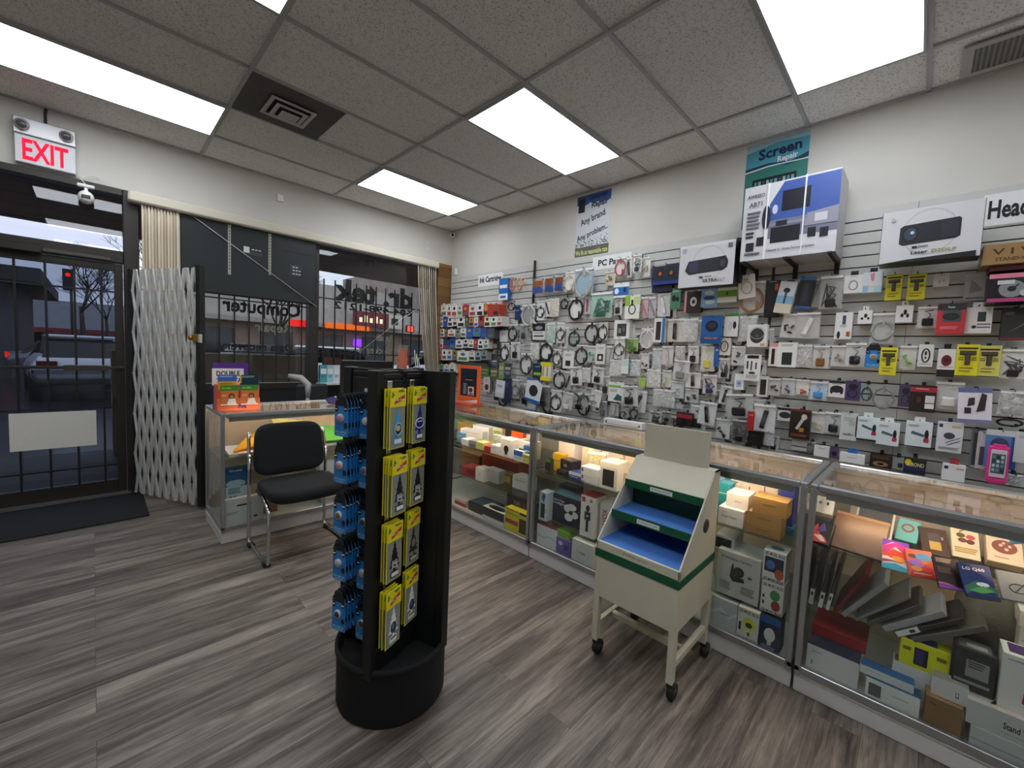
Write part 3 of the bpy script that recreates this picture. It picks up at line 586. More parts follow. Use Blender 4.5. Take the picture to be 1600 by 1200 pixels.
# ------------------------------------------------------------------ SLATWALL
M_sl = mat('c8c9c6', .5, noise=.03, nscale=5); M_groove = mat('3a3a38', .7)
t = thing('slatwall', 'pale grey horizontal slatwall panelling covering the right wall', 'slatwall', (-.0005, -2.9, 0), RW)
f = MB(); z = 2.43; f.box(-2.86, -.004, .02, 2.86, 0, 2.43, M_groove)
yb = [-2.86, -1.25, 1.17, 1.93, 2.86]
while z > .1:
    for a, b in zip(yb[:-1], yb[1:]): f.box(a+.0008, -.02, z-.0768+.008, b-.0008, -.004, z, M_sl, .0012)
    z -= .0768
f.build('slat_boards', t)
f = MB(); f.box(1.16, -.0215, .1, 1.18, -.0195, 2.15, mat('4a3322', .6)); f.build('brown_upright_strip', t)
f = MB(); f.box(-1.26, -.045, 1.9, -1.244, -.02, 2.47, mat('1a1b1c', .5)); f.build('black_upright_strip', t)
SX = -.021
def paper_sign(u0, v0, u1, v1, txt, label, h=.09, w=None):
    a = onx(u0, (v0+v1)/2, SX); b = onx(u1, (v0+v1)/2, SX); zt = onx((u0+u1)/2, v0, SX).z; zb = onx((u0+u1)/2, v1, SX).z
    f = MB(); W = (a.y-b.y)/2; f.box(-W, -.002, 0, W, 0, zt-zb, mat('e9ebec', .5)); text(f, txt, 0, (zt-zb)*.5, h, mat('111111', .6), -.003, w or W*1.7, .03)
    tag(f.build('header_sign', None, (SX-.001, (a.y+b.y)/2, zb), (0, 0, RW)), label, 'sign')
paper_sign(746, 428, 785, 446, 'Ink Cartridge', 'white header sign reading Ink Cartridge at the left of the slatwall', .07)
paper_sign(925, 398, 985, 419, 'PC Parts', 'white header sign reading PC Parts above the cable packets', .06, .3)
paper_sign(1535, 296, 1660, 347, 'Headset', 'white header sign reading Headset at the right edge', .10)
# ------------------------------------------------------------------ POSTERS
f = MB(); W = .205; Hh = .63
for i in range(10): f.box(-W, -.002, Hh*.89, W, -.0002, Hh, mat('2f5494', .5)) if i == 0 else None
f.box(-W, -.0019, .1, W, -.0002, Hh*.90, mat('d5d9e2', .5)); f.box(-W, -.0022, 0, W, -.0002, .1, mat('5d6152', .5))
rn = random.Random(4)
for i in range(120): x = rn.uniform(-W, W-.01); z = .1+abs(rn.gauss(0, .035)); f.box(x, -.0026, z, x+.012, -.002, z+.006, mat('3b3f3c', .6))
for i in range(14): x = -W+.03*i; f.box(x, -.0025, Hh*.87-rn.uniform(0, .03), min(W, x+.03), -.0018, Hh*.9, mat('2f5494', .5))
f.box(-W+.02, -.003, .46, -W+.1, -.002, .6, mat('10131a', .5)); text(f, 'Computer', .06, .59, .045, mat('0c1830', .5), -.0032, .22, .03, R_(3)); text(f, 'Repair', .08, .51, .055, mat('0d0f14', .5), -.0032, .2, .03, R_(3))
text(f, 'Any brand', 0, .375, .065, mat('0d0f14', .5), -.0032, .3, .02, R_(13)); text(f, 'Any problem..', .0, .225, .06, mat('0d0f14', .5), -.0032, .38, .02, R_(13)); text(f, 'We fix at reasonable rate', 0, .045, .05, mat('d8df8a', .5), -.0032, .39, .02)
tag(f.build('repair_poster', None, (-.001, -2.395, 2.432), (0, 0, RW)), 'white and blue poster reading Any brand Any problem on the upper wall', 'poster')
f = MB(); W = .205; Hh = .64
f.box(-W, -.002, 0, W, -.0002, Hh, mat('2f7d74', .45)); f.box(-W, -.0024, .45, W, -.002, Hh, mat('4fa3b8', .45)); f.prism([(-W, .58), (-W, Hh), (W, Hh), (W, .60), (0, .615)], -.0027, -.0023, mat('9fc3cf', .45))
f.prism([(-W, .44), (-.05, .455), (.08, .43), (W, .455), (W, .49), (.1, .455), (-.05, .475), (-W, .462)], -.003, -.0023, mat('113a5c', .45)); f.prism([(-W, .43), (-.05, .447), (W, .44), (W, .448), (-.05, .456), (-W, .441)], -.0032, -.0023, mat('d8ecec', .45))
f.box(-.15, -.003, .05, .14, -.0024, .37, mat('0d1416', .4)); [f.box(-.135+k*.027, -.0034, .08, -.118+k*.027, -.003, .35, mat(('5b8f97', '7aa9b5', '324f57', '9fb7c6')[k % 4], .4)) for k in range(10)]
text(f, 'Screen', .02, .555, .075, mat('13245a', .5), -.0036, .28, .035, R_(3)); text(f, 'Repair', .075, .483, .04, mat('eef3f6', .5), -.0036, .13, .03, R_(3))
tag(f.build('screen_repair_poster', None, (-.001, -4.02, 2.432), (0, 0, RW)), 'teal poster reading Screen Repair behind the large speaker box', 'poster')

# ------------------------------------------------------------------ GOODS
M_film = film('clear_film', .09); M_film2 = film('milky_film', .42); M_clear = film('clear_blister', .12)
M_hook = mat('3c3e40', .35, .7)
def gfx(mb, spec, w, h, y=0.0):
    """printed design in unit coordinates of the face: r rect, e ellipse, o ring, t text, l text lines, p polygon"""
    k = 0
    for s in spec.split():
        c, a = s[0], s[1:].split(','); k += 1; yy = y-.0005*k
        if c == 'r': x0, z0, x1, z1 = (float(q) for q in a[:4]); mb.box((x0-.5)*w, yy, z0*h, (x1-.5)*w, y, z1*h, mat(a[4], .4))
        elif c == 'e': cx, cz, rx, rz = (float(q) for q in a[:4]); mb.prism([((cx-.5+rx*math.cos(i*PI/9))*w, (cz+rz*math.sin(i*PI/9))*h) for i in range(18)][::-1], y, yy, mat(a[4], .4))
        elif c == 'o':
            cx, cz, rx, rz, tk = (float(q) for q in a[:5]); mb.tube([((cx-.5+rx*math.cos(i*PI/10))*w, yy, (cz+rz*math.sin(i*PI/10))*h) for i in range(20)], tk*w, mat(a[5], .4), 5, True)
        elif c == 't': text(mb, a[4].replace('_', ' '), (float(a[0])-.5)*w, float(a[1])*h, float(a[2])*h, mat(a[3], .5), yy, None if len(a) < 6 else float(a[5])*w, .02)
        elif c == 'v': text(mb, a[4].replace('_', ' '), (float(a[0])-.5)*w, float(a[1])*h, float(a[2])*w, mat(a[3], .5), yy, None if len(a) < 6 else float(a[5])*h, .02, PI/2)
        elif c == 'l':
            x0, z0, x1 = (float(q) for q in a[:3]); n = int(a[4])
            for i in range(n): mb.box((x0-.5)*w, yy, (z0-i*.05)*h, (x1-.5-(i % 3)*.06*(x1-x0))*w, y, (z0-i*.05+.022)*h, mat(a[3], .6))
        elif c == 'p': n = [float(q) for q in a[:-1]]; mb.prism([((n[i]-.5)*w, n[i+1]*h) for i in range(0, len(n), 2)], yy, y, mat(a[-1], .4))
def pouch(w, h, d, m, rn, head=.0):
    nx, nz = 6, 7; f = MB(); vs = []
    for sgn in (-1, 1):
        for j in range(nz+1):
            for i in range(nx+1):
                a, b = i/nx, j/nz; e = math.sin(PI*a)**.6*math.sin(PI*min(1, b/.94))**.6 if 0 < a < 1 and 0 < b < .94 else 0
                x = (a-.5)*w*(1-.06*b+.03*rn.uniform(-1, 1)); z = b*h+rn.uniform(-.015, .015)*h*(0 < b < 1)
                vs.append((x, d*.5+sgn*(d*.48*e*rn.uniform(.75, 1.1)+.0008), z))
    N = (nx+1)*(nz+1); fs = []
    for s in (0, 1):
        for j in range(nz):
            for i in range(nx):
                q = s*N+j*(nx+1)+i; c = (q, q+1, q+nx+2, q+nx+1); fs.append(c if s == 0 else c[::-1])
    return f.add(vs, fs, m, False)
def coil(w, h, d, c, rn, cx=0, cz=.4, r=.33, th=.0035, n=3, ends=True, asp=1.25):
    f = MB(); r *= rn.uniform(.82, 1.1); asp *= rn.uniform(.85, 1.15); R = min(w, h/asp)*r*1.25; P = []
    for i in range(n*18+1): a = 2*PI*i/18; k = 1+rn.uniform(-.09, .07)-.05*math.sin(i*.37); P.append((cx*w+R*k*math.cos(a), d*.5+.5*th*math.sin(i*.9)+rn.uniform(-1, 1)*th*.7, cz*h+R*k*asp*math.sin(a)))
    m = mat(c, .5); f.tube(P, max(th, R*rn.uniform(.07, .12)), m, 5)
    if ends: f.box(cx*w-R*.12, d*.3, cz*h+R*.55*asp, cx*w+R*.16, d*.65, cz*h+R*1.25*asp, m, .002); f.box(cx*w+R*.35, d*.3, cz*h-R*.9*asp, cx*w+R*.6, d*.65, cz*h-R*.2*asp, m, .002)
    return f
def unit(kind, arg, w, h, d, rn):
    """parts of one packaged article, face towards local -y, origin at its bottom centre: list of (part name, mesh)"""
    P = []; A = arg.split(';'); c = A[0]
    if kind in ('coil', 'plug', 'stick', 'bits', 'bag', 'tangle', 'bundle'):
        mb = pouch(w, h, d, M_film2 if kind == 'bag' else M_film, rn); P.append(('pouch', mb))
        bgc = A[1] if len(A) > 1 and A[1] else 'f0f0ee'
        f = MB()
        if bgc != 'none': f.box(-w*.44, d*.62, h*.03, w*.44, d*.66, h*.95, mat(bgc, .6)); f.box(-w*.44, d*.3, h*.88, w*.44, d*.62, h*.95, mat('f6f6f4', .5)); P.append(('insert_card', f))
        if kind == 'coil': P.append(('coiled_cable', coil(w, h, d*.8, c, rn, 0, .42, .38)))
        elif kind == 'plug':
            f = MB(); f.box(-w*.25, d*.05, h*.12, w*.22, d*.58, h*.45, mat(c, .4), w*.06); f.tube([(0, d*.3, h*.45), (w*.1, d*.3, h*.62), (-w*.15, d*.3, h*.75), (w*.2, d*.3, h*.8)], w*.03, mat(c, .5), 5); P.append(('adapter', f))
        elif kind == 'stick':
            f = MB(); a = rn.uniform(-.4, .4); M = Matrix.Translation((0, d*.3, h*.45)) @ Matrix.Rotation(a, 4, 'Y'); q = MB().box(-w*.1, -d*.2, -h*.32, w*.1, d*.2, h*.32, mat(c, .4), w*.03); q.box(-w*.05, -d*.1, h*.32, w*.05, d*.1, h*.4, M_al); f.join(q.xf(M)); P.append(('connector', f))
        elif kind == 'bits':
            f = MB()
            for i in range(4):
                x, z, a = rn.uniform(-.25, .25)*w, rn.uniform(.15, .6)*h, rn.uniform(0, 3); q = MB().box(-w*.12, -d*.18, -w*.06, w*.12, d*.18, w*.06, mat(c, .4), w*.02); f.join(q.xf(Matrix.Translation((x, d*.3, z)) @ Matrix.Rotation(a, 4, 'Y')))
            P.append(('adapter', f))
        elif kind == 'bundle':
            for nm_, cc, z0_, z1_ in (('upper_cable_loops', c, .42, .82), ('lower_cable_loops', A[2], .06, .42)):
                f = MB(); n_ = 6
                for i in range(n_): z = h*(z0_+(z1_-z0_)*(i+.5)/n_); f.tube([(-w*.38, d*.5, z), (-w*.2, d*.15, z+rn.uniform(-.01, .01)*h), (w*.2, d*.15, z), (w*.38, d*.5, z+rn.uniform(-.02, .02)*h)], h*(z1_-z0_)/n_*.6, mat(cc, .45), 6)
                P.append((nm_, f))
        elif kind == 'tangle':
            f = MB(); Q = [(rn.uniform(-.36, .36)*w, d*.5+rn.uniform(-.3, .25)*d, rn.uniform(.06, .8)*h) for _ in range(22)]; S = []
            for i in range(len(Q)-1):
                for k in range(3): S.append(Vector(Q[i]).lerp(Vector(Q[i+1]), k/3))
            f.tube(S, w*.028, mat(c, .5), 5); f.box(-w*.2, d*.1, h*.08, w*.2, d*.6, h*.3, mat(c, .4), .004); P.append(('cable', f))
    elif kind == 'ring':
        P.append(('coiled_cable', coil(w, h, d, c, rn, 0, .47, .36, .004, 5, True, h/max(w, .01)*.85)))
    elif kind == 'box':
        f = MB(); f.box(-w/2, 0, 0, w/2, d, h, mat(c, .45), .0012); gfx(f, A[1] if len(A) > 1 else '', w, h)
        if len(A) > 2 and A[2]: gfx_top(f, A[2], w, d, h)
        P.append(('carton', f))
        if len(A) > 3: g = MB(); g.box(-w*.2, d*.4, h, w*.2, d*.4+.002, h+.03, mat(A[3], .5)); P.append(('hang_tab', g))
    elif kind == 'card':
        f = MB(); f.box(-w/2, 0, 0, w/2, max(d*.12, .002), h, mat(c, .45), .0008); gfx(f, A[1] if len(A) > 1 else '', w, h); P.append(('backing_card', f))
        if len(A) > 2 and A[2]:
            q = [float(k) for k in A[2].split(',')[:4]]; g = MB(); g.box((q[0]-.5)*w, -d*.7, q[1]*h, (q[2]-.5)*w, 0, q[3]*h, M_clear, .004); P.append(('blister', g))
            g = MB(); m_ = mat(A[2].split(',')[4], .35); g.box((q[0]-.42)*w, -d*.6, (q[1]+.04)*h, (q[2]-.58)*w, -d*.1, (q[3]-.04)*h, m_, min(w, h)*.08); P.append(('product', g))
    elif kind == 'grip':
        f = MB(); n = 10; pts = [(-w*.5, .04*h), (-.42*w, 0), (.42*w, 0), (w*.5, .04*h), (w*.46, .78*h), (w*.4, .86*h), (w*.2, .99*h), (-w*.2, .99*h), (-w*.4, .86*h), (-w*.46, .78*h)]
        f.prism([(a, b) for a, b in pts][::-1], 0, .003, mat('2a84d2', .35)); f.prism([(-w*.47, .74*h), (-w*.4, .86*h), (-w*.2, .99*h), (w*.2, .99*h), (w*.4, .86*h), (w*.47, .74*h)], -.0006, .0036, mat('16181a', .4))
        gfx(f, 'e.15,.66,.13,.075,16181a e.82,.68,.12,.07,16181a e.82,.27,.12,.075,16181a t.5,.11,.05,a9e0f2,GET_A_GRIP_ON,.8 t.5,.05,.035,a9e0f2,YOUR_PHONE,.6 l.08,.655,.22,e6e6e6,1 l.75,.67,.9,e6e6e6,1', w, h); P.append(('backing_card', f))
        g = MB(); g.tube([(0, -.001, .45*h), (0, -.009, .45*h)], [w*.24, w*.22], mat('c8ccd2', .25), 20); g.tube([(0, -.009, .45*h), (0, -.0105, .45*h)], [w*.18, w*.16], mat(c, .35), 18); P.append(('phone_grip', g))
        g = MB(); g.tube([(w*.3*math.cos(a), .001, .93*h+w*.22*math.sin(a)) for a in [PI*i/8 for i in range(9)]], .0022, mat('101112', .5), 5); P.append(('hang_loop', g))
    elif kind == 'tree':
        f = MB(); f.box(-w/2, 0, 0, w/2, .003, h, mat('ddd436', .4), .001); f.box(-w*.45, -.0008, .02*h, w*.45, 0, .70*h, mat('8d8f88', .3)); f.box(-w/2, -.0025, .70*h, w/2, 0, h, mat('f0e01f', .4))
        gfx(f, 'p.06,.86,.16,.86,.16,.89,.26,.89,.11,.97,2f8f3a p.25,.75,.9,.83,.9,.9,.3,.82,c0302c t.55,.825,.045,f6e3d0,Little_Trees,.62 l.5,.95,.85,3b7f3a,1', w, h, -.0026); P.append(('backing_card', f))
        ts = [(.5, .69), (.42, .60), (.46, .60), (.34, .52), (.40, .52), (.27, .43), (.35, .43), (.2, .33), (.30, .33), (.14, .24), (.43, .24), (.43, .17), (.24, .17), (.24, .07), (.76, .07), (.76, .17), (.57, .17), (.57, .24), (.86, .24), (.70, .33), (.8, .33), (.65, .43), (.73, .43), (.60, .52), (.66, .52), (.54, .60), (.58, .60)]
        g = MB(); g.prism([((a-.5)*w*.9, b*h) for a, b in ts], -.003, -.001, mat(c, .5)); g.v = g.v
        gfx(g, A[1] if len(A) > 1 else '', w, h, -.003); P.append(('tree_air_freshener', g))
    elif kind == 'tcard':
        f = MB(); f.box(-w/2, 0, 0, w/2, d, h, mat(c, .4), .001); gfx(f, 'r.08,.84,.92,.9,3a3426 r.14,.66,.86,.8,5a5345 r.38,.34,.62,.7,4a4438 r.1,.56,.32,.58,3a3a30 r.1,.5,.32,.52,3a3a30 r.68,.56,.9,.58,3a3a30 r.68,.5,.9,.52,3a3a30 l.18,.24,.8,8a8020,1 l.18,.14,.66,6a6218,1', w, h); P.append(('carton', f))
        g = MB(); g.box(-w*.12, -.012, .36*h, w*.12, 0, .68*h, mat('4b453a', .4), .003); g.box(-w*.34, -.012, .68*h, w*.34, 0, .79*h, mat('4b453a', .4), .003); P.append(('clip_product', g))
    return P
def gfx_top(mb, spec, w, d, h):
    q = MB(); gfx(q, spec, w, d); mb.join(q.xf(Matrix.Translation((0, 0, h)) @ Matrix.Rotation(-PI/2, 4, 'X')))
CATN = dict(coil=('bagged_cable', 'cable'), plug=('bagged_adapter', 'adapter'), stick=('bagged_connector', 'connector'), bits=('bagged_adapter', 'adapter'), bag=('accessory_bag', 'packet'), tangle=('bagged_cable', 'cable'), bundle=('cable_bundle', 'cable'),
            ring=('coiled_cable', 'cable'), box=('product_box', 'box'), card=('blister_pack', 'packet'), grip=('phone_grip_pack', 'packet'), tree=('air_freshener_pack', 'packet'), tcard=('belt_clip_pack', 'packet'))
def place(kind, arg, w, h, d, loc, rz, label, group=None, name=None, cat=None, roll=0, tilt=0, small=False, seed=None):
    rn = random.Random(seed if seed is not None else label); P = unit(kind, arg, w, h, d, rn); n_, c_ = CATN[kind]
    rot = (tilt, roll, rz)
    if len(P) == 1 or small:
        f = P[0][1]
        for _, o in P[1:]: f.join(o)
        return tag(f.build(name or n_, None, loc, rot), label, cat or c_, group)
    t = thing(name or n_, label, cat or c_, loc, 0, group, rot)
    for pn, mb in P: mb.build(pn, t)
    return t
def hook(x, y, z, label, reach=None):
    f = MB(); L = -x-.018+.012; f.tube([(0, .0, 0), (0, L, 0)][::-1], .0024, M_hook, 5); f.tube([(0, 0, 0), (0, -.008, .006)], .0024, M_hook, 5); f.box(-.009, L-.004, -.012, .009, L, .012, M_hook)
    return tag(f.build('peg_hook', None, (x-.012, y, z), (0, 0, RW)), label, 'hook', 'peg hooks on the slatwall')
def hook_label(label, n=12):
    w = label.replace(' hanging', '').split()[:n]
    while w[-1] in ('a', 'an', 'the', 'of', 'in', 'on', 'with', 'by', 'and', 'below', 'left', 'right', 'under', 'above', 'behind', 'from', 'top'): w.pop()
    return 'peg hook holding the '+' '.join(w)
def facing(u0, v0, u1, v1, xf):
    vm, um = (v0+v1)/2, (u0+u1)/2; a, b = onx(u0, vm, xf), onx(u1, vm, xf); return a.y, b.y, onx(um, v0, xf).z, onx(um, v1, xf).z
def goods(table, dd=.09, group=None, hooks=True, lift=0, extra=False):
    for ln in table.strip().split('\n'):
        ln = ln.strip()
        if not ln or ln[0] == '#': continue
        nums, spec, label = ln.split('|'); n = [float(q) for q in nums.split()]; ext = n[4] if len(n) > 4 else dd; roll = n[5] if len(n) > 5 else 0
        kind, _, arg = spec.partition(':'); nm = None; ct = None
        if '=' in kind: kind, nm = kind.split('='); nm, _, ct = nm.partition('/')
        xf = -ext; ya, yb_, z1, z0 = facing(*n[:4], xf); w, h = ya-yb_, z1-z0
        d = {'box': min(.05, ext-.03), 'card': .03, 'tcard': .02, 'grip': .01}.get(kind, min(.04, ext*.4))
        if len(n) > 6: d = n[6]
        small = (n[2]-n[0]) < 17 and kind not in ('box',)
        place(kind, arg, w, h, d, (xf, (ya+yb_)/2, z0), RW, label, group, nm, ct, R_(roll), 0, small)
        if extra and kind != 'ring' and n[0] < 1200 and n[2]-n[0] > 11 and n[1] > 455:
            q = sum(map(ord, label)); e2 = ext*.5; sx = (n[2]-n[0])*(.42 if q % 2 else -.42); a2, b2, t2, s2 = facing(n[0]+sx, n[1]+4+q % 5, n[2]+sx, n[3]+3+q % 7, -e2)
            k2 = ('bag:f0f0ee;dcdedd', 'plug:26282a;cfd1d1', 'tangle:1c1e20;a9abab', 'stick:2a2c2e;e6e6e4', 'coil:1c1d1e;c4c6c6')[q % 5].split(':'); pre = ('milky', 'grey', 'dark', 'white', 'clear')[q % 5]
            place(k2[0], k2[1], a2-b2, t2-s2, .02, (-e2, (a2+b2)/2, s2), RW, hook_label(label, 9).replace('peg hook holding the', pre+' packet half hidden behind the'), None, None, None, R_(q % 7-3), 0, True)
        if hooks and ext < .3 and len(n) < 8: hook(xf, (ya+yb_)/2, z1-h*.035+(.012 if kind in ('box', 'tcard', 'ring') else 0), hook_label(label))
goods('''
778 435 792 469|box=cable_box/box:1f6fc2;r0,0,1,.3,wht r.1,.55,.9,.7,wht r.2,.1,.8,.2,blu|blue and white box at the top left of the cable wall
793 434 804 451|coil:org;none|small orange cable pack beside the blue and white box
805 435 814 451|coil:e0902a;none|second small orange cable pack left of the orange and blue bundles
828 434 847 459 .12|bundle:a8602a;none;3d62b8|left orange and blue cable bundle in clear wrap on the top row
847 430 863 457 .12|bundle:9c5626;none;3459b0|middle orange and blue cable bundle in clear wrap on the top row
863 428 878 455 .12|bundle:8a4c26;none;3450a5|right orange and blue cable bundle with more blue
879 423 895 455 .12|coil:d8cfb4|bag with pale yellow cable beside the orange and blue bundles
894 417 925 460 .14|coil:b4b8b0;9ab8cc|big clear bag with a blue grey coiled cable on the top row
942 423 959 446|bits:9a7a55;d8cdb8|flat beige pack of brown screws under the PC Parts sign
957 401 976 430 .12|coil:b04a52;f0e4e4|clear bag with a dark pink coiled cable under the PC Parts sign
975 401 985 434|stick:blk|narrow clear bag with black connector right of the pink coil
985 396 1000 426 .13|tangle:chr;wht|white pack with a dark cable high on the cable wall
1000 400 1014 433|bits:b09a62|clear bag of brass coloured bits high on the cable wall
957 442 981 465 .10|card=cable_card/packet:f0f2f4;r0,.15,1,.72,blu e.22,.45,.14,.2,wht e.75,.5,.1,.18,nvy|blue and white card with a round badge under the pink coil
790 471 803 486|ring:blk|bare black cable coil at the left of the second row
803 478 811 500|card:26356e;l.2,.7,.8,sky,2|dark blue hanging card beside the bare black coil
812 474 834 505|coil:c9cbca;9c9fa0|clear bag with a white coiled cable in the second row
835 468 849 501|coil:blk;wht|white pack with a looped black cable in the second row
849 466 857 495|stick:chr;wht|narrow white pack with a dark connector in the second row
856 465 871 495|bag:e8e0b8;eee3c6|cream coloured packet in the second row of cables
872 463 886 485|ring:blk|bare black cable coil in the middle of the second row
886 464 909 497|coil:blk;wht|white bag with black cable right of the second bare black coil
910 462 920 491|stick:red;dde|narrow pack with a thin red line left of the green bundle
918 455 955 497 .13|tangle:2f6a55;a9cfc0|large clear bag of green cables in the second row
956 464 970 493|plug:blk;wht|white pack with a small black adapter right of the green cables
975 461 998 498 .11|card=cable_card/packet:f1f2ec;r0,.55,.35,1,lim r.6,.6,1,.92,c9dd9a o.5,.4,.22,.2,.03,blk r.42,.55,.55,.8,blk|white and lime green card with a black cord
998 462 1010 498|stick:ros;d8c6c8|pinkish clear pack beside the lime green card
1010 462 1023 498|stick:gry;c9c6cc|grey clear pack beside the pinkish pack
779 516 791 534|box:wht;l.2,.7,.8,gry,3|small white box at the left end of the third row
791 505 806 533|coil:blk;b8bab8|clear bag with a black coil at the left of the third row
809 505 822 532|plug:chr;9a9c9c|grey bag with a dark charger in the third row
826 498 836 520|ring:e4e4e0|bare white cable loop in the third row
831 506 850 531|box=adapter_box/box:e6e7e8;r0,.55,1,1,16181b e.5,.75,.3,.12,9aa0a4 r.1,.2,.9,.28,chr l.15,.45,.85,gry,2|black and white adapter box in the third row
851 503 865 536|bag:bfe0cf;a9d8c4|pale green clear packet in the third row
866 502 880 537|coil:blk;ecebe9|white packet with a thin black loop in the third row
884 514 905 543|ring:1c4036|dark green coiled cable in the third row
912 503 932 534|coil:blk;c8caca|clear bag with black coil right of the dark green coil
932 502 947 532|coil:blk;f0f0ee|white pack with a black oval coil in the third row
958 500 982 529|box=memory_box/box:ececea;r.2,.12,.8,.8,3b3e3d r.3,.3,.45,.55,9ea3a0 r.55,.4,.7,.6,6b706d|white box with a dark square window in the third row
975 527 995 549|tangle:4c7d2c;9cc85a|lime green clear bag below the white window box
998 511 1019 542|coil:f0f0ee;c9c6ca|clear bag with a white cord in the third row
779 534 793 564|coil:blk;f2f2f0|white card with a black coil at the left of the fourth row
794 533 810 563|plug:blk;e2e4e6|white pack with a black mouse shaped adapter in the fourth row
825 535 840 562|bag:e6e6e2;d9dad6|white clear packet between black cables in the fourth row
841 535 861 561|coil:blk;eef0ee|white card with a big black ring cable in the fourth row
861 544 874 572|coil:chr;f0f0f0|white card with a narrow black loop in the fourth row
878 548 895 576|card:eeeeec;r.25,.15,.7,.45,2b2d2e l.2,.8,.8,gry,3|white card with a small dark square in the fourth row
897 537 915 570|coil:blk;c4c6c4|clear bag with two black loops in the fourth row
914 539 929 567|bits:4f8a72;c9dcd2|clear bag with green bits in the fourth row
929 537 944 569|card:e6e7e6;r.2,.15,.8,.5,1c1d1e e.5,.32,.15,.1,wht l.2,.8,.8,gry,2|white card with a dark square and white emblem
944 539 955 569|stick:lgr;c6c8ca|grey clear pack right of the emblem card
956 526 974 561 .11|coil:101112;f3f3f2|white card with a thick black coil in the middle of the cable wall
949 561 969 588|bag:f0f0ee;e0e2e2|white narrow packs in a clear bag in the fifth row
969 560 982 584|card:eef2f0;r.0,.5,1,.9,cfe3dd r.9,0,1,1,2a6f9a|white card with a pale teal band in the fifth row
982 561 998 588|bag:cfe0ee;d4dfe6|bluish clear bag in the fifth row
998 551 1012 577|bits:blk;e9e9e7|white packet with black bits in the fifth row
810 550 829 584 .12|coil:chr;e4e5e4|stack of clear bags with thin dark cables at the left
831 568 845 591|card:1d3a52;r.1,.2,.9,.4,lim l.2,.8,.8,sky,2|dark blue and green card below the fourth row
843 566 859 595|box=battery_pack/packet:e9e7dc;r0,.78,1,1,yel r0,0,1,.2,yel r.2,.25,.35,.75,c4a878 r.6,.25,.75,.75,c4a878|white pack with yellow top and bottom on the cable wall
863 577 880 606|coil:blk;cfcfcd|clear bag with black figure eight cable below the fourth row
879 579 890 611|stick:blk;b9bcc0|narrow clear bag with black plug below the fourth row
888 571 908 603 .1 -6|plug:1c1d1e;f2f2f0|white card with a black plug slanting in the fifth row
906 574 920 598|bag:f2f2f0;e3e4e2|white packet next to the slanting card
920 572 940 601 .1 5|plug:blk;eaeae8|white bag with a black cable end in the fifth row
935 585 951 618|plug:26282a;d2d4d4|clear bag with a grey plug in the sixth row
997 590 1007 604|card:b9d86a;l.2,.7,.8,dgn,2|small lime green card in the sixth row
1007 577 1022 605|bag:f5f5f3;ececea|bright white bag right of the small lime green card
754 588 764 612|card:e8dcdc;e.5,.3,.3,.2,7a2a30 e.5,.75,.25,.12,c9c9c9|small pack with a dark red mouse by the orange stand
764 590 771 612|stick:blk;8a8c8c|narrow dark pack right of the dark red mouse
772 594 785 621 .1 5|box:e9edf0;r0,0,1,.25,d7dbe0 l.2,.7,.8,3a5c8a,3|white box with blue lines leaning near the showcase corner
783 591 797 630|card:27304f;l.2,.8,.8,vio,4|long navy card hanging in the sixth row
797 591 809 624|coil:6b6d6e;c4c4c2|clear bag with grey cord next to the long navy card
809 592 824 635 .12|tangle:blk;none|black headset in clear bag in the sixth row
818 592 842 628 .13 9|card=mouse_blister/packet:eef1f4;r0,0,1,.12,2367b4 p.0,.88,.6,1,1,.88,1,1,0,1,2c73b8 e.5,.5,.28,.25,2a2c30|tilted white and blue blister with a dark mouse
833 600 857 637 .1|tangle:26292a;6f7374|dark clear bag of grey cables above the showcase corner
857 607 875 645|coil:2a2c2d;f0f0ee|white card with a black coil above the showcase corner
872 611 891 641 .11 8|tangle:e4e4e0;d5d6d4|white crinkled bag above the first showcase
891 605 912 643 .12|tangle:0e0f10;none|clump of black cables above the middle showcase
915 607 934 636 .12 12|bits:8d8c6e;f0f0ec|tilted white bag with pale bits above the middle showcase
932 625 946 653|plug:5d6062;9da0a0|grey bag with a small charger above the middle showcase
949 597 973 628 .11|card:f0f1ef;r0,.72,1,.84,6fc23c p.35,.1,.9,.05,.9,.3,.6,.42,1c6a66 l.1,.6,.6,gry,3|white card with a green stripe and dark teal shape
967 601 996 636 .13 -4|plug:17181a;d9dbda|large clear bag with a black mouse cable above the showcase
950 629 965 651|stick:lgr;c9cbcc|grey packet behind the showcase edge left of the white bar
967 636 980 653|bits:chr;cbcbc9|clear packet with dark bits behind the white bar
981 636 995 654|coil:blk;a9abac|clear packet with a black cord behind the white bar
822 620 836 640|card:a9cfe6;r.1,.1,.9,.4,wht|small pale blue card low by the showcase corner
''', .085, extra=True)
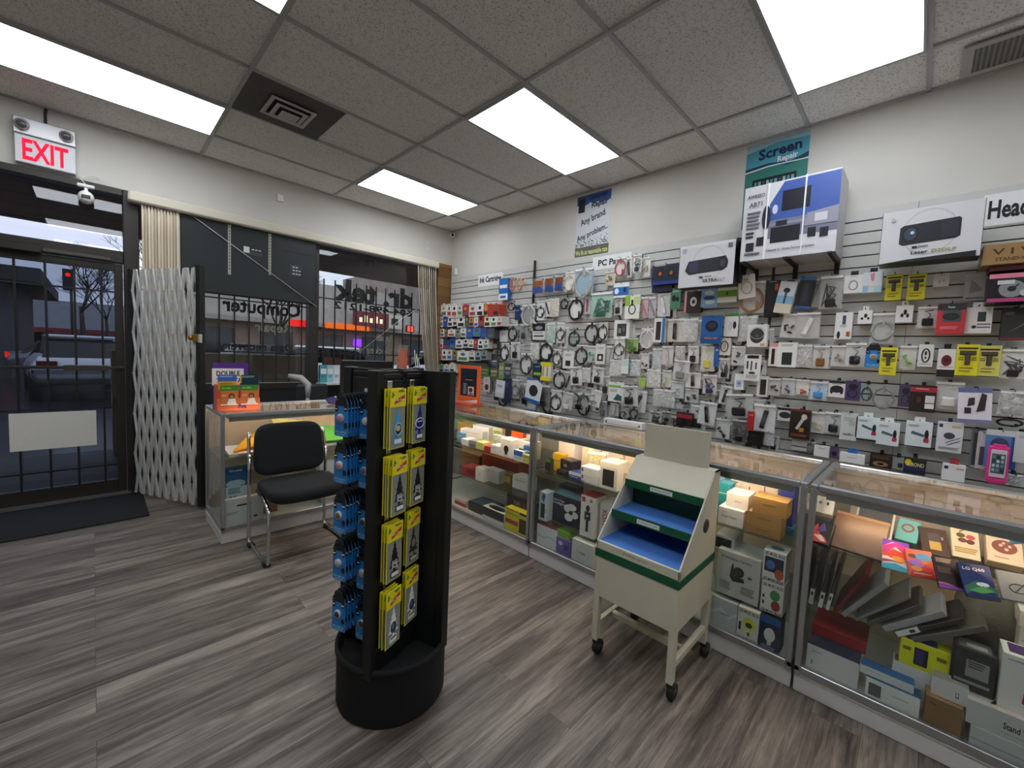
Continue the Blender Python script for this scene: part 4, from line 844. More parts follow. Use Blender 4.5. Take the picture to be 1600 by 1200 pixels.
goods('''
1017 413 1060 444 .13|box=radio_box/box:101a3c;r0,0,1,.18,1d3f8f r.2,.3,.42,.85,0c0d10 r.6,.3,.82,.85,0c0d10 e.31,.55,.05,.1,d06a2a e.71,.55,.05,.1,d06a2a l.1,.95,.5,wht,1|dark blue box picturing two black handsets left of the projector box
1017 446 1048 456 .10|box:1a2036;|flat navy box under the dark blue handset box
1143 372 1157 441 .2 0 .14|box=black_box/box:17191a;r.2,.5,.8,.6,2c3a34|narrow black box between the white projector box and the speaker box
1023 456 1046 495|stick:f2f2f0;dcdedd|white packet holding a pale tube below the flat navy box
1046 450 1062 482|card:4f8f6a;e.35,.5,.2,.16,blk e.7,.45,.16,.13,blk l.2,.85,.8,wht,2|green card with two black pieces
1068 455 1094 488|box=fan_box/box:3a2226;r0,.0,.12,1,d8a0ae r.2,.15,.9,.85,262022 e.55,.5,.2,.22,cfc9c4 e.55,.5,.1,.1,2a2424|dark box with a pale round fan below the projector box
1094 448 1120 480|card:8fb4dc;e.5,.7,.3,.12,dfe9f4 e.5,.45,.35,.1,3a5f9a e.55,.25,.3,.1,dfe9f4|pale blue swirl card below the projector box
1120 444 1150 472 .1|box=cable_box/box:e9ece6;r0,.3,1,.66,7db648 e.5,.48,.06,.09,dgn l.1,.88,.5,5a6a50,2|white box with a wide green band below the projector box
1151 437 1195 490 .10|coil:b0805c;d9d8d4|big clear bag with a copper coloured coil
1154 429 1181 466 .14 -6|card:efeee8;o.5,.45,.3,.25,.03,b9b4a8 r.35,.75,.6,.85,b9b4a8|ivory card with a white looped cord over the copper coil
1020 497 1037 535 .1|box=phone_case_box/box:f0f2f2;r.75,0,1,1,2f7fbf r.2,.1,.65,.85,3b2f2a|white and blue box with a dark narrow phone case
1038 496 1066 535|stick:17181a;dad8ce|clear bag with a black slanting connector
1062 496 1088 534 .1|bag:e4e4e2;d5d5d3|silver white bag left of the blue mouse pack
1094 493 1127 537 .12|card=mouse_pack/packet:2263a8;r0,0,1,.28,1d5594 e.5,.62,.3,.2,14182a e.5,.66,.2,.1,2a3350 t.5,.2,.07,d88a4a,MOUSE,.6|blue blister pack with a dark mouse
1130 490 1152 526|card:eef0ee;r0,.88,1,1,4c9a44 e.45,.45,.14,.2,d8d8d8 e.75,.5,.12,.16,1e1f20|white card with green top and earphones
1151 492 1182 533|bag:e6e8e8;d9dbda|pair of milky white bags behind the round speaker box
1166 507 1197 542 .14|box=speaker_box/box:e8ebe9;e.5,.5,.36,.34,3a3d40 e.5,.5,.1,.08,5a5d60 r.7,.04,.9,.16,d8a24a o.5,.62,.38,.26,.015,c9cccb|white box with a round black speaker on it
1016 543 1031 576|bag:bcd0e0;c4cfd6|bluish clear bag in the fourth row right of centre
1030 539 1050 571|stick:c9cbd0;e3dfdc|clear bag with a pale charger in the fourth row
1052 540 1068 562|bag:c8caca;b9bbba|grey clear bag in the fourth row
1071 539 1090 569|plug:161718;e9eaea|white bag with a small black plug in the fourth row
1091 539 1115 581 .1|plug:d9cc62;e6e6e4|white bag with a yellow adapter
1114 540 1122 573|card:2260a8;l.2,.8,.8,wht,2|narrow blue card behind the yellow adapter bag
1121 528 1140 555 .08|box=headphone_box/box:e6e2da;o.5,.5,.3,.3,.05,5a4440 e.5,.5,.16,.18,c9b9b0|cream box picturing round headphones
1139 539 1163 572|bits:141516;e0e2e2|silver bag with black tips below the round speaker box
1119 558 1138 592|tangle:16181a;d8dad8|crinkled bag of black parts below the headphone box
1161 554 1187 595 .12|card=cable_tag/packet:eceeee;r.15,.85,.85,.97,1a1b1c r.15,.45,.25,.75,2a2c2e r.4,.4,.48,.75,2a2c2e r.68,.45,.76,.7,2a2c2e e.5,.3,.2,.05,3a3c3e l.15,.2,.85,gry,3|white shaped tag printed with black plug tips
1008 576 1030 606 .1|bag:f2f2ee;eef0e4|white bag with a pale green edge in the fifth row
1031 577 1047 606|bits:c4bc52;dcdedc|clear bag with a small yellow part in the fifth row
1046 561 1074 596 .11 4|plug:8a8c8e;dfe1e1|tilted white bag with a grey dongle
1044 594 1067 623|bits:d8dada;cfd6da|clear bag of white bits under the tilted dongle bag
1017 608 1052 636|bag:d6d8d6;c9cbc8|wide milky bag in the sixth row
1067 581 1093 607 .11|stick:17181a;f1f1ef|white card with a black adapter and cable in the fifth row
1094 584 1118 617 .1|tangle:2a2f66;e4dcdc|bag of dark blue and black cables in the fifth row
1066 607 1090 630|bits:141516;d2d4d2|clear bag with black clips under the white adapter card
1118 601 1138 633 .11 8|stick:18191a;dadcdc|tilted bag with a dark angled plug in the sixth row
1146 584 1161 609|box=memory_box/box:f0f1f1;r.2,.15,.75,.6,b4c4dc e.5,.4,.14,.1,6a82b4|small white box with pale blue dots
1131 614 1178 655 .12 -4|plug:141516;bfc3c3|large clear bag with two black adapters
1085 626 1115 665 .13 6|stick:0f1011;e6e8e8|white bag with a slanting black connector above the wheeled stand
1173 630 1211 676 .14|stick:0f1011;e6e8ea|large white bag with a thick black cable
1166 643 1177 672 .15|card:b8242c;l.2,.8,.8,wht,1|small red strip pack left of the thick black cable
1114 653 1139 687 .1|bits:101112;d9dada|white bag with black keys above the showcase
1139 654 1166 693 .1|tangle:121314;5a5c5e|bag with a black power adapter above the showcase
1010 642 1032 661|tangle:2a2c2c;c9cbc9|silver bag behind the header of the wheeled stand
1032 642 1046 661|plug:0f1011;8a8c8c|black adapter bag behind the header of the wheeled stand
1055 645 1080 666|box:2a1518;r0,.6,1,.9,a03038 e.5,.3,.2,.25,0c0c0d|red and black box behind the header of the wheeled stand
1167 674 1190 697 .1|box:141313;l.2,.7,.8,5a3a2a,2|black box under the thick black cable bag
1190 674 1208 697 .1|bag:e9eaea;dde|white bag with dark squares under the thick black cable bag
1194 438 1215 495 .1|box=strap_box/box:15161a;r.15,.08,.6,.75,221c1c r.68,.72,.92,.9,d2572e l.2,.95,.8,gry,1|tall black box with an orange square
1208 440 1234 489 .14 9|box=cable_box/box:dfe8f0;r0,.0,1,.3,e8dfc8 r0,.3,1,.55,8fc0e4 e.5,.72,.2,.08,17202c r.44,.3,.56,.7,3a4a5c|slanting pale blue and white narrow box
1226 438 1238 486 .1|card:14284e;l.2,.8,.8,sky,3|dark blue card behind the slanting pale blue box
1241 433 1266 482 .12 7|card=strap_pack/packet:191b20;r0,.9,1,1,2868b0 r0,0,1,.08,2868b0 r.25,.12,.75,.86,2a2e36 e.5,.5,.16,.3,3a4048|slanting black and blue strap pack
1262 433 1279 481 .09|stick:8a8c8c;c4c6c4|grey mini tripod in a pack
1277 428 1316 483 .14|tangle:1a1b1c;b4b6b6|large silver bag full of black cable parts
1317 430 1347 458 .11|box=earphone_box/box:efeff0;o.5,.45,.22,.25,.04,b4b6b8 l.3,.9,.7,gry,1;;17181a|white earphone box with a black hang tab
1347 425 1377 457 .11|box=earphone_box/box:d9e4ea;r0,0,.3,.35,9ac6e0 r.6,0,1,.3,b4d6e8 p.35,.9,.6,.95,.55,.55,.42,.6,ee86a4 r.3,.3,.6,.5,e8dcd4;;17181a|pastel box with a pink figure and a black hang tab
1215 488 1245 528 .1 5|bits:17181a;e6e6e4|white bag with a round black earbud
1240 486 1281 529 .12|stick:f0f0ee;c9cbca|wide clear bag with a white cable
1303 488 1330 530 .1|box=microphone_box/box:f0f1f2;r.42,.55,.62,.88,4a5560 l.3,.5,.7,gry,2 e.25,.16,.1,.14,22262e r.7,.1,.9,.28,a8562e|tall white box with a grey microphone picture
1339 485 1361 506 .1|box=earphone_box/box:f2f2f2;e.55,.6,.12,.16,1c1d1e e.3,.4,.1,.1,1c1d1e e.75,.4,.08,.1,1c1d1e;;wht|small white box with black earphones in the upper row
1358 486 1398 538 .09|coil:b4b6b6;c2c4c2|clear bag with a thin grey coiled wire
1200 536 1213 572 .11|box=pen_box/box:efe4e2;r.3,.08,.7,.75,1c1c1e r0,.85,1,1,e0a8a0|narrow pink and white box with a black pen
1213 535 1243 574 .11|box=wallet_box/box:f0f0f0;r.25,.1,.78,.6,26302e l.2,.9,.8,gry,2|white box with a dark green black wallet
1242 537 1267 574 .1|bag:d6d8d8;c6c8c8|clear clamshell pack in the middle row
1266 538 1295 577 .11|plug:8a5a2a;d8dada|clear bag with a brown and gold plug
1295 538 1320 573 .1|bits:a0784e;d9dbdb|clear bag with a small brown part
1317 534 1353 574 .12|plug:17181a;e0e2e2|wide bag with black adapters in the middle row
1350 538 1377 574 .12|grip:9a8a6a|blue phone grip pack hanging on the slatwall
1373 543 1400 586 .13|tcard:e6de2a|yellow belt clip pack left of the green cable bag
1181 588 1198 620 .1|box=phone_case_box/box:dfe1e1;r.3,.1,.85,.85,202224|clear box with a dark phone case at the row start
1195 590 1218 619 .1|bits:1a1b1c;cfd1d1|clear bag with black round parts
1218 590 1241 618 .11|bits:232a3a;cdd2d8|clear bag with dark blue parts
1240 592 1263 618 .1|bits:c2502e;f0eeec|white bag with red and black print
1262 595 1292 626 .11|plug:4a96d8;cfe0ee|clear bag with a bright blue block
1293 595 1319 621 .11|box=gamepad_box/box:e8e8ea;r.0,.85,1,1,1c1c22 e.5,.5,.4,.22,1e222e e.2,.4,.1,.2,1e222e e.8,.4,.1,.2,1e222e l.2,.8,.8,chr,1|white and black box picturing a game controller
1319 595 1343 626 .11|card:453a66;e.5,.7,.3,.14,14141c o.5,.35,.3,.2,.03,14141c|purple card with black looped earphones
1343 600 1362 630 .1|ring:3a6a70|teal grey coiled cord
1358 598 1400 644 .12|ring:8d8f8f|large grey coiled network cable with a white tag
1213 637 1237 658 .1|box=gamepad_box/box:d9dade;r0,.8,1,1,1c1c22 e.5,.45,.38,.24,262a36|smaller box picturing a game controller in the lower row
1232 640 1264 686 .13|box=player_box/box:241a15;p.3,.35,.42,.3,.75,.7,.65,.8,c9c9c6 e.7,.76,.14,.1,d8d8d6 r.5,.25,.72,.38,c98a2a l.1,.14,.9,a0562a,2 r.0,.94,1,1,7a2a20|black and orange box with a silver music player
1263 642 1288 678 .11|bits:d9cf9a;e2e2e0|clear bag with cream parts in the lower row
1285 643 1317 680 .12|plug:1c2422;d2d6d6|clear bag with a square black adapter
1311 645 1338 688 .11|card:d6d9d9;l.2,.8,.8,gry,3 t.5,.22,.1,22262a,radio,.6 r.5,.55,.85,.7,b9bdbd|clear grey card with the word radio
1335 652 1372 686 .11|box=selfie_stick_box/box:e4eff2;p.25,.55,.7,.4,.72,.5,.3,.66,4a6e7c e.8,.5,.08,.2,20242e r.7,.2,.9,.36,c23a4a l.1,.85,.5,gry,2;;e9eff0|white box with a teal stick, first of the three in the lower row
1368 660 1404 696 .12|box=selfie_stick_box/box:e4eff2;p.2,.5,.7,.4,.72,.5,.25,.62,4a6e7c e.8,.5,.08,.2,20242e r.7,.2,.9,.36,c23a4a l.1,.85,.5,gry,2;;e9eff0|white box with a teal stick, second of the three in the lower row
1235 686 1259 704 .1|box:c2c4c4;r0,.3,1,.4,4a4c4e l.2,.8,.7,gry,1|grey box low behind the showcase left of the bottle blue hook
1257 690 1273 708 .09|coil:6b6d6e;a9abab|grey coil bag low behind the showcase
1270 697 1294 714 .11|box:eceae8;l.3,.8,.7,gry,2|white box low behind the showcase
1295 698 1309 716 .1|card:5a4a72;e.5,.4,.3,.2,1a1a22|purple card low behind the showcase
1310 709 1350 724 .12|box:f0f0ee;l.3,.6,.7,gry,2;;1f6fc2|wide white box with a blue tab low behind the showcase
1357 711 1392 731 .11|box=ornate_box/box:2a201c;e.5,.3,.35,.2,9a7a5a e.5,.3,.15,.1,1c1614 r.1,.7,.9,.9,5a3f30|dark brown ornate box low behind the showcase
''', .09, extra=True)
goods('''
1382 429 1408 469 .12|tcard:e6de2a|left yellow belt clip pack under the laser projector box
1416 428 1445 468 .12|tcard:e6de2a|right yellow belt clip pack under the laser projector box
1457 427 1482 448 .08|card:d3d4d1;e.4,.4,.1,.12,b4b6b4 e.65,.45,.1,.12,b4b6b4 l.3,.85,.7,gry,1|pale clear card with two tiny parts below the projector box
1505 424 1541 469 .1|card=cable_card/packet:a9abab;r0,.82,1,1,bfc1c1 p.25,.25,.85,.35,.3,.75,8a8c8c r.1,.06,.9,.1,4a4c4e|grey clear pack with a triangle beside the pink and black box
1398 477 1425 504 .1|box=earphone_box/box:f1f1f1;e.55,.6,.1,.16,1c1d1e e.38,.42,.09,.12,1c1d1e e.7,.4,.08,.12,1c1d1e;;wht|small white box with black earphones below the yellow packs
1430 477 1468 513 .11|plug:101112;e2e4e4|clear bag with a chunky black clip
1462 474 1507 522 .15|box=hard_drive_box/box:d03a44;r0,.78,1,1,35353a r.2,.4,.85,.78,54585a e.5,.57,.3,.12,2a2c2e t.5,.88,.07,e6e6e6,Fuser,.25 l.15,.22,.75,e8a0a0,2|red and grey box with a dark oval window
1503 480 1549 521 .12|box=hub_box/box:eff0ef;r.5,.45,.78,.82,2a3a3c e.64,.64,.12,.16,3a4a4c e.4,.25,.08,.06,2a2c2e r.5,.22,.95,.25,2a2c2e r.5,.34,.95,.37,2a2c2e t.75,.9,.06,gry,SoundBox,.3;;ececea|white box with a dark rounded device
1563 481 1612 531 .12|box=stand_box/box:3c3d3f;p.1,.15,.9,.55,.95,.65,.2,.2,86888a r0,0,1,.06,8a2a2c l.1,.85,.4,gry,2|dark grey box with a pale diagonal stand
1402 538 1432 579 .1|bits:8cc43e;dfe2e1|white clear bag with lime green connectors
1433 538 1457 573 .12|box=camera_box/box:e9e9e7;o.5,.5,.25,.3,.06,3a3e46 e.5,.6,.08,.1,2a2c34 e.5,.4,.06,.06,2a2c34 l.1,.1,.9,gry,1|white box with a round dark camera
1463 545 1491 589 .13|box=speaker_box/box:e9e7e4;r0,0,1,.26,1b1716 e.5,.58,.3,.2,6a1c2c e.5,.58,.12,.08,3a0f18 l.1,.34,.9,gry,1;;161718|white and black box with a dark red disc
1492 538 1528 587 .13|tcard:e6de2a|left of the two yellow belt clip packs by the dark red disc
1526 540 1562 588 .12|tcard:dcd770|paler right one of two yellow belt clip packs
1560 543 1607 593 .12|tangle:17181a;e9eaea|large white bag with a tangle of black cord at the right
1403 600 1423 636 .1|card:4a4460;e.5,.7,.3,.14,16161e o.5,.35,.28,.2,.03,16161e|dark purple earphone card beside the red and black box
1420 602 1461 644 .12|box=headset_box/box:1c1517;r0,.75,1,.93,b02834 r.6,.35,.95,.62,d9dadc r.6,.14,.95,.32,e4e4e4 e.35,.45,.2,.25,0c0b0c e.35,.45,.1,.12,5a2028 l.2,.85,.7,f0d0d0,1|black and red box with white picture squares
1457 595 1508 642 .11|plug:e4e4e2;dcdedd|wide crinkled white bag beside the rounded white blister
1497 606 1551 660 .14 -3|card=belt_blister/packet:e6e4f0;r0,.86,1,1,6a6fa8 r.0,0,1,.08,7a7cb4 p.28,.45,.5,.5,.5,.72,.32,.7,2c2c30 p.55,.3,.8,.35,.85,.8,.7,.85,2c2c30 r.2,.25,.4,.42,22243a|rounded white and violet blister with black straps
1558 610 1607 652 .12|bag:b4b7b9;a6a9aa|large grey clear bag at the right edge
1556 653 1600 668 .1|ring:131415|flattened black coiled cable at the right edge
1413 659 1455 698 .12|box=selfie_stick_box/box:e4eff2;p.2,.5,.7,.4,.72,.5,.25,.62,4a6e7c e.8,.5,.08,.2,20242e r.7,.2,.9,.36,c23a4a l.1,.85,.5,gry,2;;e9eff0|white box with a teal stick, third of the three in the lower row
1462 660 1503 707 .12|box=adapter_box/box:e4e4ea;r.05,.82,.2,.93,26304e r.55,.83,.9,.9,c4b48a e.48,.55,.22,.11,44464a p.35,.3,.9,.5,.92,.53,.37,.33,3a3c3e p.4,.22,.9,.4,.92,.43,.42,.25,3a3c3e l.1,.15,.9,gry,2|white box with an oval black adapter and two cables
1514 670 1534 733 .1|card:6a6e70;r.2,.1,.7,.9,3a3e40 l.2,.05,.7,lgr,1|narrow dark grey pack left of the pink phone armband
1524 674 1541 733 .11|card:c9c4cc;r.3,.1,.9,.6,5a4a52|pale narrow pack touching the pink phone armband
1537 672 1588 732 .12|card:5a86c4;r.8,0,1,1,2a5aa6 r0,.85,1,1,d2d8de e.45,.6,.3,.2,3a4a6a|blue card behind the pink phone armband
1583 675 1612 724 .13|card:d3d6d9;l.2,.85,.8,gry,2|pale grey card right of the pink phone armband
1392 716 1411 734 .09|box:a4a7a8;r.5,.2,.9,.6,2c2e30|grey box low behind the nearest showcase
1410 717 1445 741 .11|box=glue_box/box:252a3c;r0,.5,1,1,2b2b26 r0,.3,1,.5,27306a e.2,.72,.16,.22,e2d022 t.55,.62,.24,e8e29a,K.BOND,.75|navy and yellow glue box low behind the nearest showcase
1470 726 1507 752 .12|box=adapter_box/box:eeeef0;r.08,.7,.25,.88,26304e r.6,.72,.92,.82,c4b48a;;b83a44|white box with a red tab low behind the nearest showcase
1572 742 1598 761 .12|bag:5a8a8e;8ab0b0|small teal clear bag below the pink phone armband
''', .1)
# the big cartons on top
def carton(name, u0, v0, u1, v1, xf, d, c, spec, label, top='', side=None, roll=0, rz=RW):
    ya, yb_, z1, z0 = facing(u0, v0, u1, v1, xf); w, h = ya-yb_, z1-z0
    f = MB(); f.box(-w/2, 0, 0, w/2, d, h, mat(c, .35), .002)
    if side: f.box(w/2-.0005, 0, 0, w/2+.0008, d, h, mat(side, .4)); f.box(-w/2-.0008, 0, 0, -w/2+.0005, d, h, mat(side, .4)); f.box(-w/2, .001, -.0008, w/2, d, .0005, mat(side, .4))
    gfx(f, spec, w, h); return tag(f.build(name, None, (xf, (ya+yb_)/2, z0), (0, R_(roll), rz)), label, 'box'), w, h
o, w_, h_ = carton('speaker_box', 1160, 279, 1308, 400, -.34, .3, 'dedee4', 'p.27,0,.27,.72,.42,.98,1,.98,1,0,e0e0e8 p.3,.45,.3,.72,.44,.98,1,.98,1,.5,3f5fae r.3,.26,1,.5,7d7f96 r.27,.0,1,.2,dcdce4 r.43,.6,.72,.86,16182a e.36,.64,.03,.06,d8d8ee p.3,.42,.85,.42,.85,.46,.3,.46,9092a8 r.33,.2,.64,.4,1a1a26 r.38,.42,.5,.48,262634 p.68,.36,1,.36,1,.56,.7,.52,9a9cae r.78,.4,.9,.5,d2d4de r.06,.13,.15,.24,1e1e2c r.18,.19,.26,.3,1e1e2c r.72,.22,.8,.33,1e1e2c r.84,.2,.92,.31,1e1e2c e.27,.55,.045,.16,22263a t.14,.86,.045,3a3a4a,AWESEO,.2 t.14,.75,.06,5a5a68,AB71,.15 l.05,.63,.2,7a7a88,5 l.05,.36,.14,3a3a48,2 t.55,.1,.03,2a2a3a,Channel_5.1_Home_Surround_System,.5 l.05,.08,.22,6a6a78,1 r.265,0,.28,1,f2f2f4 r.66,0,.675,1,f2f2f4',
       'large white and blue surround speaker box with a living room picture, on brackets', side='c6c6ce', roll=0)
f = MB(); [f.box((a-.5)*w_-.006, -.0065, -.001, (a-.5)*w_+.006, .302, h_+.001, mat('f4f4f6', .3)) for a in (.272,)]; f.build('strap', o)
o, w_, h_ = carton('projector_box', 1060, 380, 1146, 447, -.3, .12, 'd8d9de', 'p.0,.94,1,.94,1,1,0,1,e4e5ea e.55,.55,.3,.4,c6c8d0 e.55,.54,.285,.37,d8d9de p.12,.4,.18,.62,.85,.66,.88,.4,.8,.33,.2,.3,23232e e.8,.5,.09,.16,15161c e.8,.5,.05,.09,3a3e4a r.2,.36,.36,.6,38385a e.09,.88,.04,.06,b4b6be t.6,.13,.07,16171c,ULTRA,.26 t.8,.13,.07,a4a8ac,DLP,.12 r.4,.2,.46,.24,1c1d22 l.5,.22,.62,gry,1 r.88,.84,.95,.93,6a6c72', 'white projector box left of the large speaker box, on the slatwall', side='17181b')
o, w_, h_ = carton('projector_box', 1376, 322, 1534, 406, -.3, .14, 'd6d6dc', 'e.5,.54,.28,.43,c4c4cc e.5,.54,.265,.40,d6d6dc p.2,.36,.2,.66,.24,.7,.78,.74,.8,.7,.8,.4,.76,.36,.24,.32,22222c e.31,.53,.085,.16,101218 e.31,.53,.065,.12,30465a e.33,.55,.02,.03,c9d8e2 r.62,.4,.78,.7,2c2c3a p.0,0,.96,0,.96,.1,.3,.05,17181a t.42,.17,.065,1c1d20,Laser,.17 t.66,.17,.065,a59a6a,D2DLP,.24 r.34,.25,.39,.29,22232a l.4,.27,.5,gry,1 e.12,.83,.025,.04,b4b4bc', 'white projector box with a round lens picture, tilted over the yellow packs', side='15161a')
carton('stand_box', 1534, 377, 1665, 410, -.28, .2, '9c7b4e', 't.5,.62,.3,3f3018,V_I_V_O,.75 t.42,.25,.16,4a3a20,STAND-V001,.5', 'brown cardboard box with spaced dark capitals at the right edge')
carton('headset_box', 1543, 425, 1665, 470, -.26, .18, '15141a', 'r0,.84,1,1,dc7f9e r0,0,1,.13,b43e78 e.32,.45,.18,.3,86888c e.32,.45,.06,.1,1c1c22 p.28,.4,.4,.62,.42,.6,.3,.36,22222a e.5,.3,.07,.12,b4b6ba r.12,.62,.35,.76,c9c9cc t.7,.72,.1,d8d8da,UC,.12', 'black and pink headset box below the brown box')
carton('flat_red_box', 1545, 408, 1665, 420, -.25, .17, '5a1a22', '', 'thin dark red box between the brown box and the pink headset box')
for u, v in ((1171, 424), (1234, 420), (1302, 402)):
    p = onx(u, v, -.18); f = MB(); f.box(-.012, -.2, -.012, .012, .155, 0, mat('1a1b1c', .5)); f.box(-.014, .14, -.09, .014, .159, .02, mat('1a1b1c', .5)); tag(f.build('shelf_bracket', None, (-.18, p.y, 2.10), (0, 0, RW)), 'black bracket arm under the %s of the large speaker box' % {1171: 'left end', 1234: 'middle', 1302: 'right end'}[u], 'bracket')
# pink phone armband
a, b, z1, z0 = facing(1540, 694, 1575, 757, -.17); w, h = a-b, z1-z0
t = thing('phone_armband', 'hot pink phone armband with a white phone picture', 'armband', (-.17, (a+b)/2, z0), RW); f = MB(); f.box(-w/2, 0, h*.04, w/2, .015, h*.95, mat('ee3f96', .5), .012); f.box(-w*.35, .001, 0, w*.35, .012, h*.1, mat('e02f86', .5), .004); f.box(-w*.3, .001, h*.9, w*.35, .012, h, mat('e02f86', .5), .004); f.build('band', t)
f = MB(); f.box(-w*.36, -.004, h*.17, w*.38, 0, h*.86, mat('d9d3d6', .3), .004); gfx(f, 'r.2,.27,.82,.76,51626e '+' '.join('r%.2f,%.2f,%.2f,%.2f,%s' % (.24+.19*i, .32+.11*j, .37+.19*i, .39+.11*j, ('a9c4d2', 'd2dce2', '2f4452', '7a93a4')[(i*3+j) % 4]) for i in range(3) for j in range(4)), w, h, -.004); f.build('phone_card', t)
# ink cartridges
rn = random.Random(11); cnt = 0
INK = [('top', 476, 495, 687, [(10, 'wht'), (7, 'off'), (9, 'wht'), (8, 'off'), (10, 'b82838'), (12, 'off'), (11, 'wht'), (7, 'd8704a'), (8, 'c8402e'), (9, 'c04a34')]),
 ('second', 494, 511, 685, [(6, 'wht'), (7, '2a56ae'), (8, 'wht'), (7, 'off'), (12, 'wht'), (6, 'dgr'), (8, 'd8925a'), (7, 'wht'), (9, 'c02838'), (10, 'crm'), (10, 'wht'), (8, 'off')]),
 ('third', 513, 528, 684, [(9, 'wht'), (5, '6a3a34'), (12, 'wht'), (8, 'gry'), (9, 'wht'), (10, '2f62b8'), (13, '5a80c4'), (9, '3a5ca8'), (12, '505460')]),
 ('fourth', 530, 545, 683, [(8, 'wht'), (10, '2a4f9e'), (9, '3059b0'), (12, 'wht'), (9, 'off'), (8, 'wht'), (6, 'a82838'), (9, 'wht'), (8, 'off')]),
 ('fifth', 547, 564, 679, [(10, 'd890a8'), (8, 'wht'), (8, 'off'), (8, 'b4904a'), (18, 'wht'), (10, 'off'), (9, '9ab0b8'), (10, 'gry')]),
 ('sixth', 569, 583, 676, [(9, 'wht'), (7, '8ab09a'), (9, 'off'), (8, 'wht')])]
ORD = ['first', 'second', 'third', 'fourth', 'fifth', 'sixth', 'seventh', 'eighth', 'ninth', 'tenth', 'eleventh', 'twelfth']
CN = {'wht': 'white', 'off': 'off-white', 'crm': 'cream', 'gry': 'grey', 'dgr': 'dark grey'}
def cname(c):
    if c in CN: return CN[c]
    r, g, b = (int(c[i:i+2], 16) for i in (0, 2, 4))
    if b > r+40: return 'blue'
    if r > b+60: return 'red' if g < 70 else 'orange'
    return 'coloured' if max(r, g, b) > 110 else 'dark'
for row, v0, v1, u, its in INK:
    f = MB(); ya = onx(682, (v0+v1)/2, -.02).y
    for i, (wu, c) in enumerate(its):
        ext = .17; a, b, z1, z0 = facing(u, v0+rn.uniform(-1.5, 1.5), u+wu-.6, v1+rn.uniform(-2, 1), -ext)
        if a > -.02: a = -.02
        c2 = rn.choice(['2a2c30', 'c23a3a', '3a6ac0', '6a6c70', '4a9a5a']); s = 'r.12,.12,.88,.4,%s e.5,.68,.2,.14,%s l.15,.92,.8,dgr,1' % (c2, rn.choice(['1c1d20', 'c9b45a', '5a5c60']))
        f_ = MB(); w, h = a-b, z1-z0; f_.box(-w/2, 0, 0, w/2, .13, h, mat(c, .5), .0015); gfx(f_, s, w, h); f_.box(-w*.15, .0, h, w*.15, .002, h+.014, mat(c, .5))
        tag(f_.build('ink_cartridge_box', None, (-ext, (a+b)/2, z0), (0, 0, RW)), '%s ink cartridge box, %s from the left on the %s ink row' % (cname(c), ORD[i], row), 'ink cartridge', 'ink cartridge boxes'); u += wu
    p0 = onx(686, v1, -.17); L = p0.y-onx(u, v1, -.17).y
    tag(MB().box(-L/2, -.15, -.008, L/2, -.001, -.002, mat('1c1b1b', .6)).build('ink_rack_shelf', None, (-.021, min(-.03, p0.y)-L/2, facing(686, v0, u, v1, -.17)[3]-.004), (0, 0, RW)), 'black rack ledge under the %s row of ink boxes' % row, 'rack')
for u0, v0, u1, v1, lab, c in ((762, 530, 776, 560, 'dark shelf strip card right of the ink rack', '4a4444'), (760, 560, 776, 572, 'small blue grey card right of the ink rack', '4a5a78'), (748, 572, 762, 588, 'green gift card beside the orange frame', '4c9a3a'), (764, 574, 776, 592, 'olive card pack right of the green gift card', '6a6a3e'), (778, 566, 786, 592, 'narrow green packet under the white coil card', '7a9a5a'), (787, 568, 797, 590, 'dark blue grey card under the black mouse pack', '3a4656')):
    a, b, z1, z0 = facing(u0, v0, u1, v1, -.09); place('card', c+';r.1,.55,.9,.75,c9b9a0 l.15,.4,.85,lgr,4', a-b, z1-z0, .03, (-.09, (a+b)/2, z0), RW, lab); hook(-.09, (a+b)/2, z1-.01, hook_label(lab))
# ------------------------------------------------------------------ SHOWCASE CONTENTS
LV = {'D': .0955}
def stock(table, S, Mz, group=None):
    MX = {SH[1]: -1.515, SH[2]: -1.545, SH[3]: -1.425}[S]; LV['S'] = S; LV['M'] = Mz; tops = []
    for ln in table.strip().split('\n'):
        ln = ln.strip()
        if not ln or ln[0] == '#': continue
        nums, spec, label = ln.split('|'); n = nums.split(); u0, v0, u1, v1, xf = (float(q) for q in n[:5]); zb = n[5]; d = float(n[6]); yaw = float(n[7]) if len(n) > 7 else 0
        kind, _, arg = spec.partition(':'); nm = ct = None
        if '=' in kind: kind, nm = kind.split('='); nm, _, ct = nm.partition('/')
        ya, yb_, z1, z0 = facing(u0, v0, u1, v1, xf)
        if zb[0] == '^': z0 = tops[-int(zb[1:] or 1)]+.0006
        elif zb in LV: z0 = LV[zb]+.0006
        elif zb != '-': z0 = float(zb)
        if z0 < S-.02 and xf+d > -1.545: z1 = min(z1, S-.011)
        if z0 < Mz-.02 and xf+d > MX: z1 = min(z1, Mz-.011)
        z1 = min(z1, CT-.062 if xf < -1.53 else CT-.035)
        h = max(.012, z1-z0)
        YA, YB = {SH[1]: (-1.675, -3.085), SH[2]: (-3.155, -4.595), SH[3]: (-4.665, -6.115)}[S]; mg = d*abs(math.sin(R_(yaw)))
        ya = min(ya, YA-(mg if yaw < 0 else 0)); yb_ = max(yb_, YB+(mg if yaw > 0 else 0)); d = min(d, -1.045-xf)
        w = ya-yb_; tops.append(z0+h)
        place(kind, arg, w, h, d, (xf, (ya+yb_)/2, z0), RW+R_(yaw), label, group, nm or 'product_box', ct or 'box', 0, 0, True)
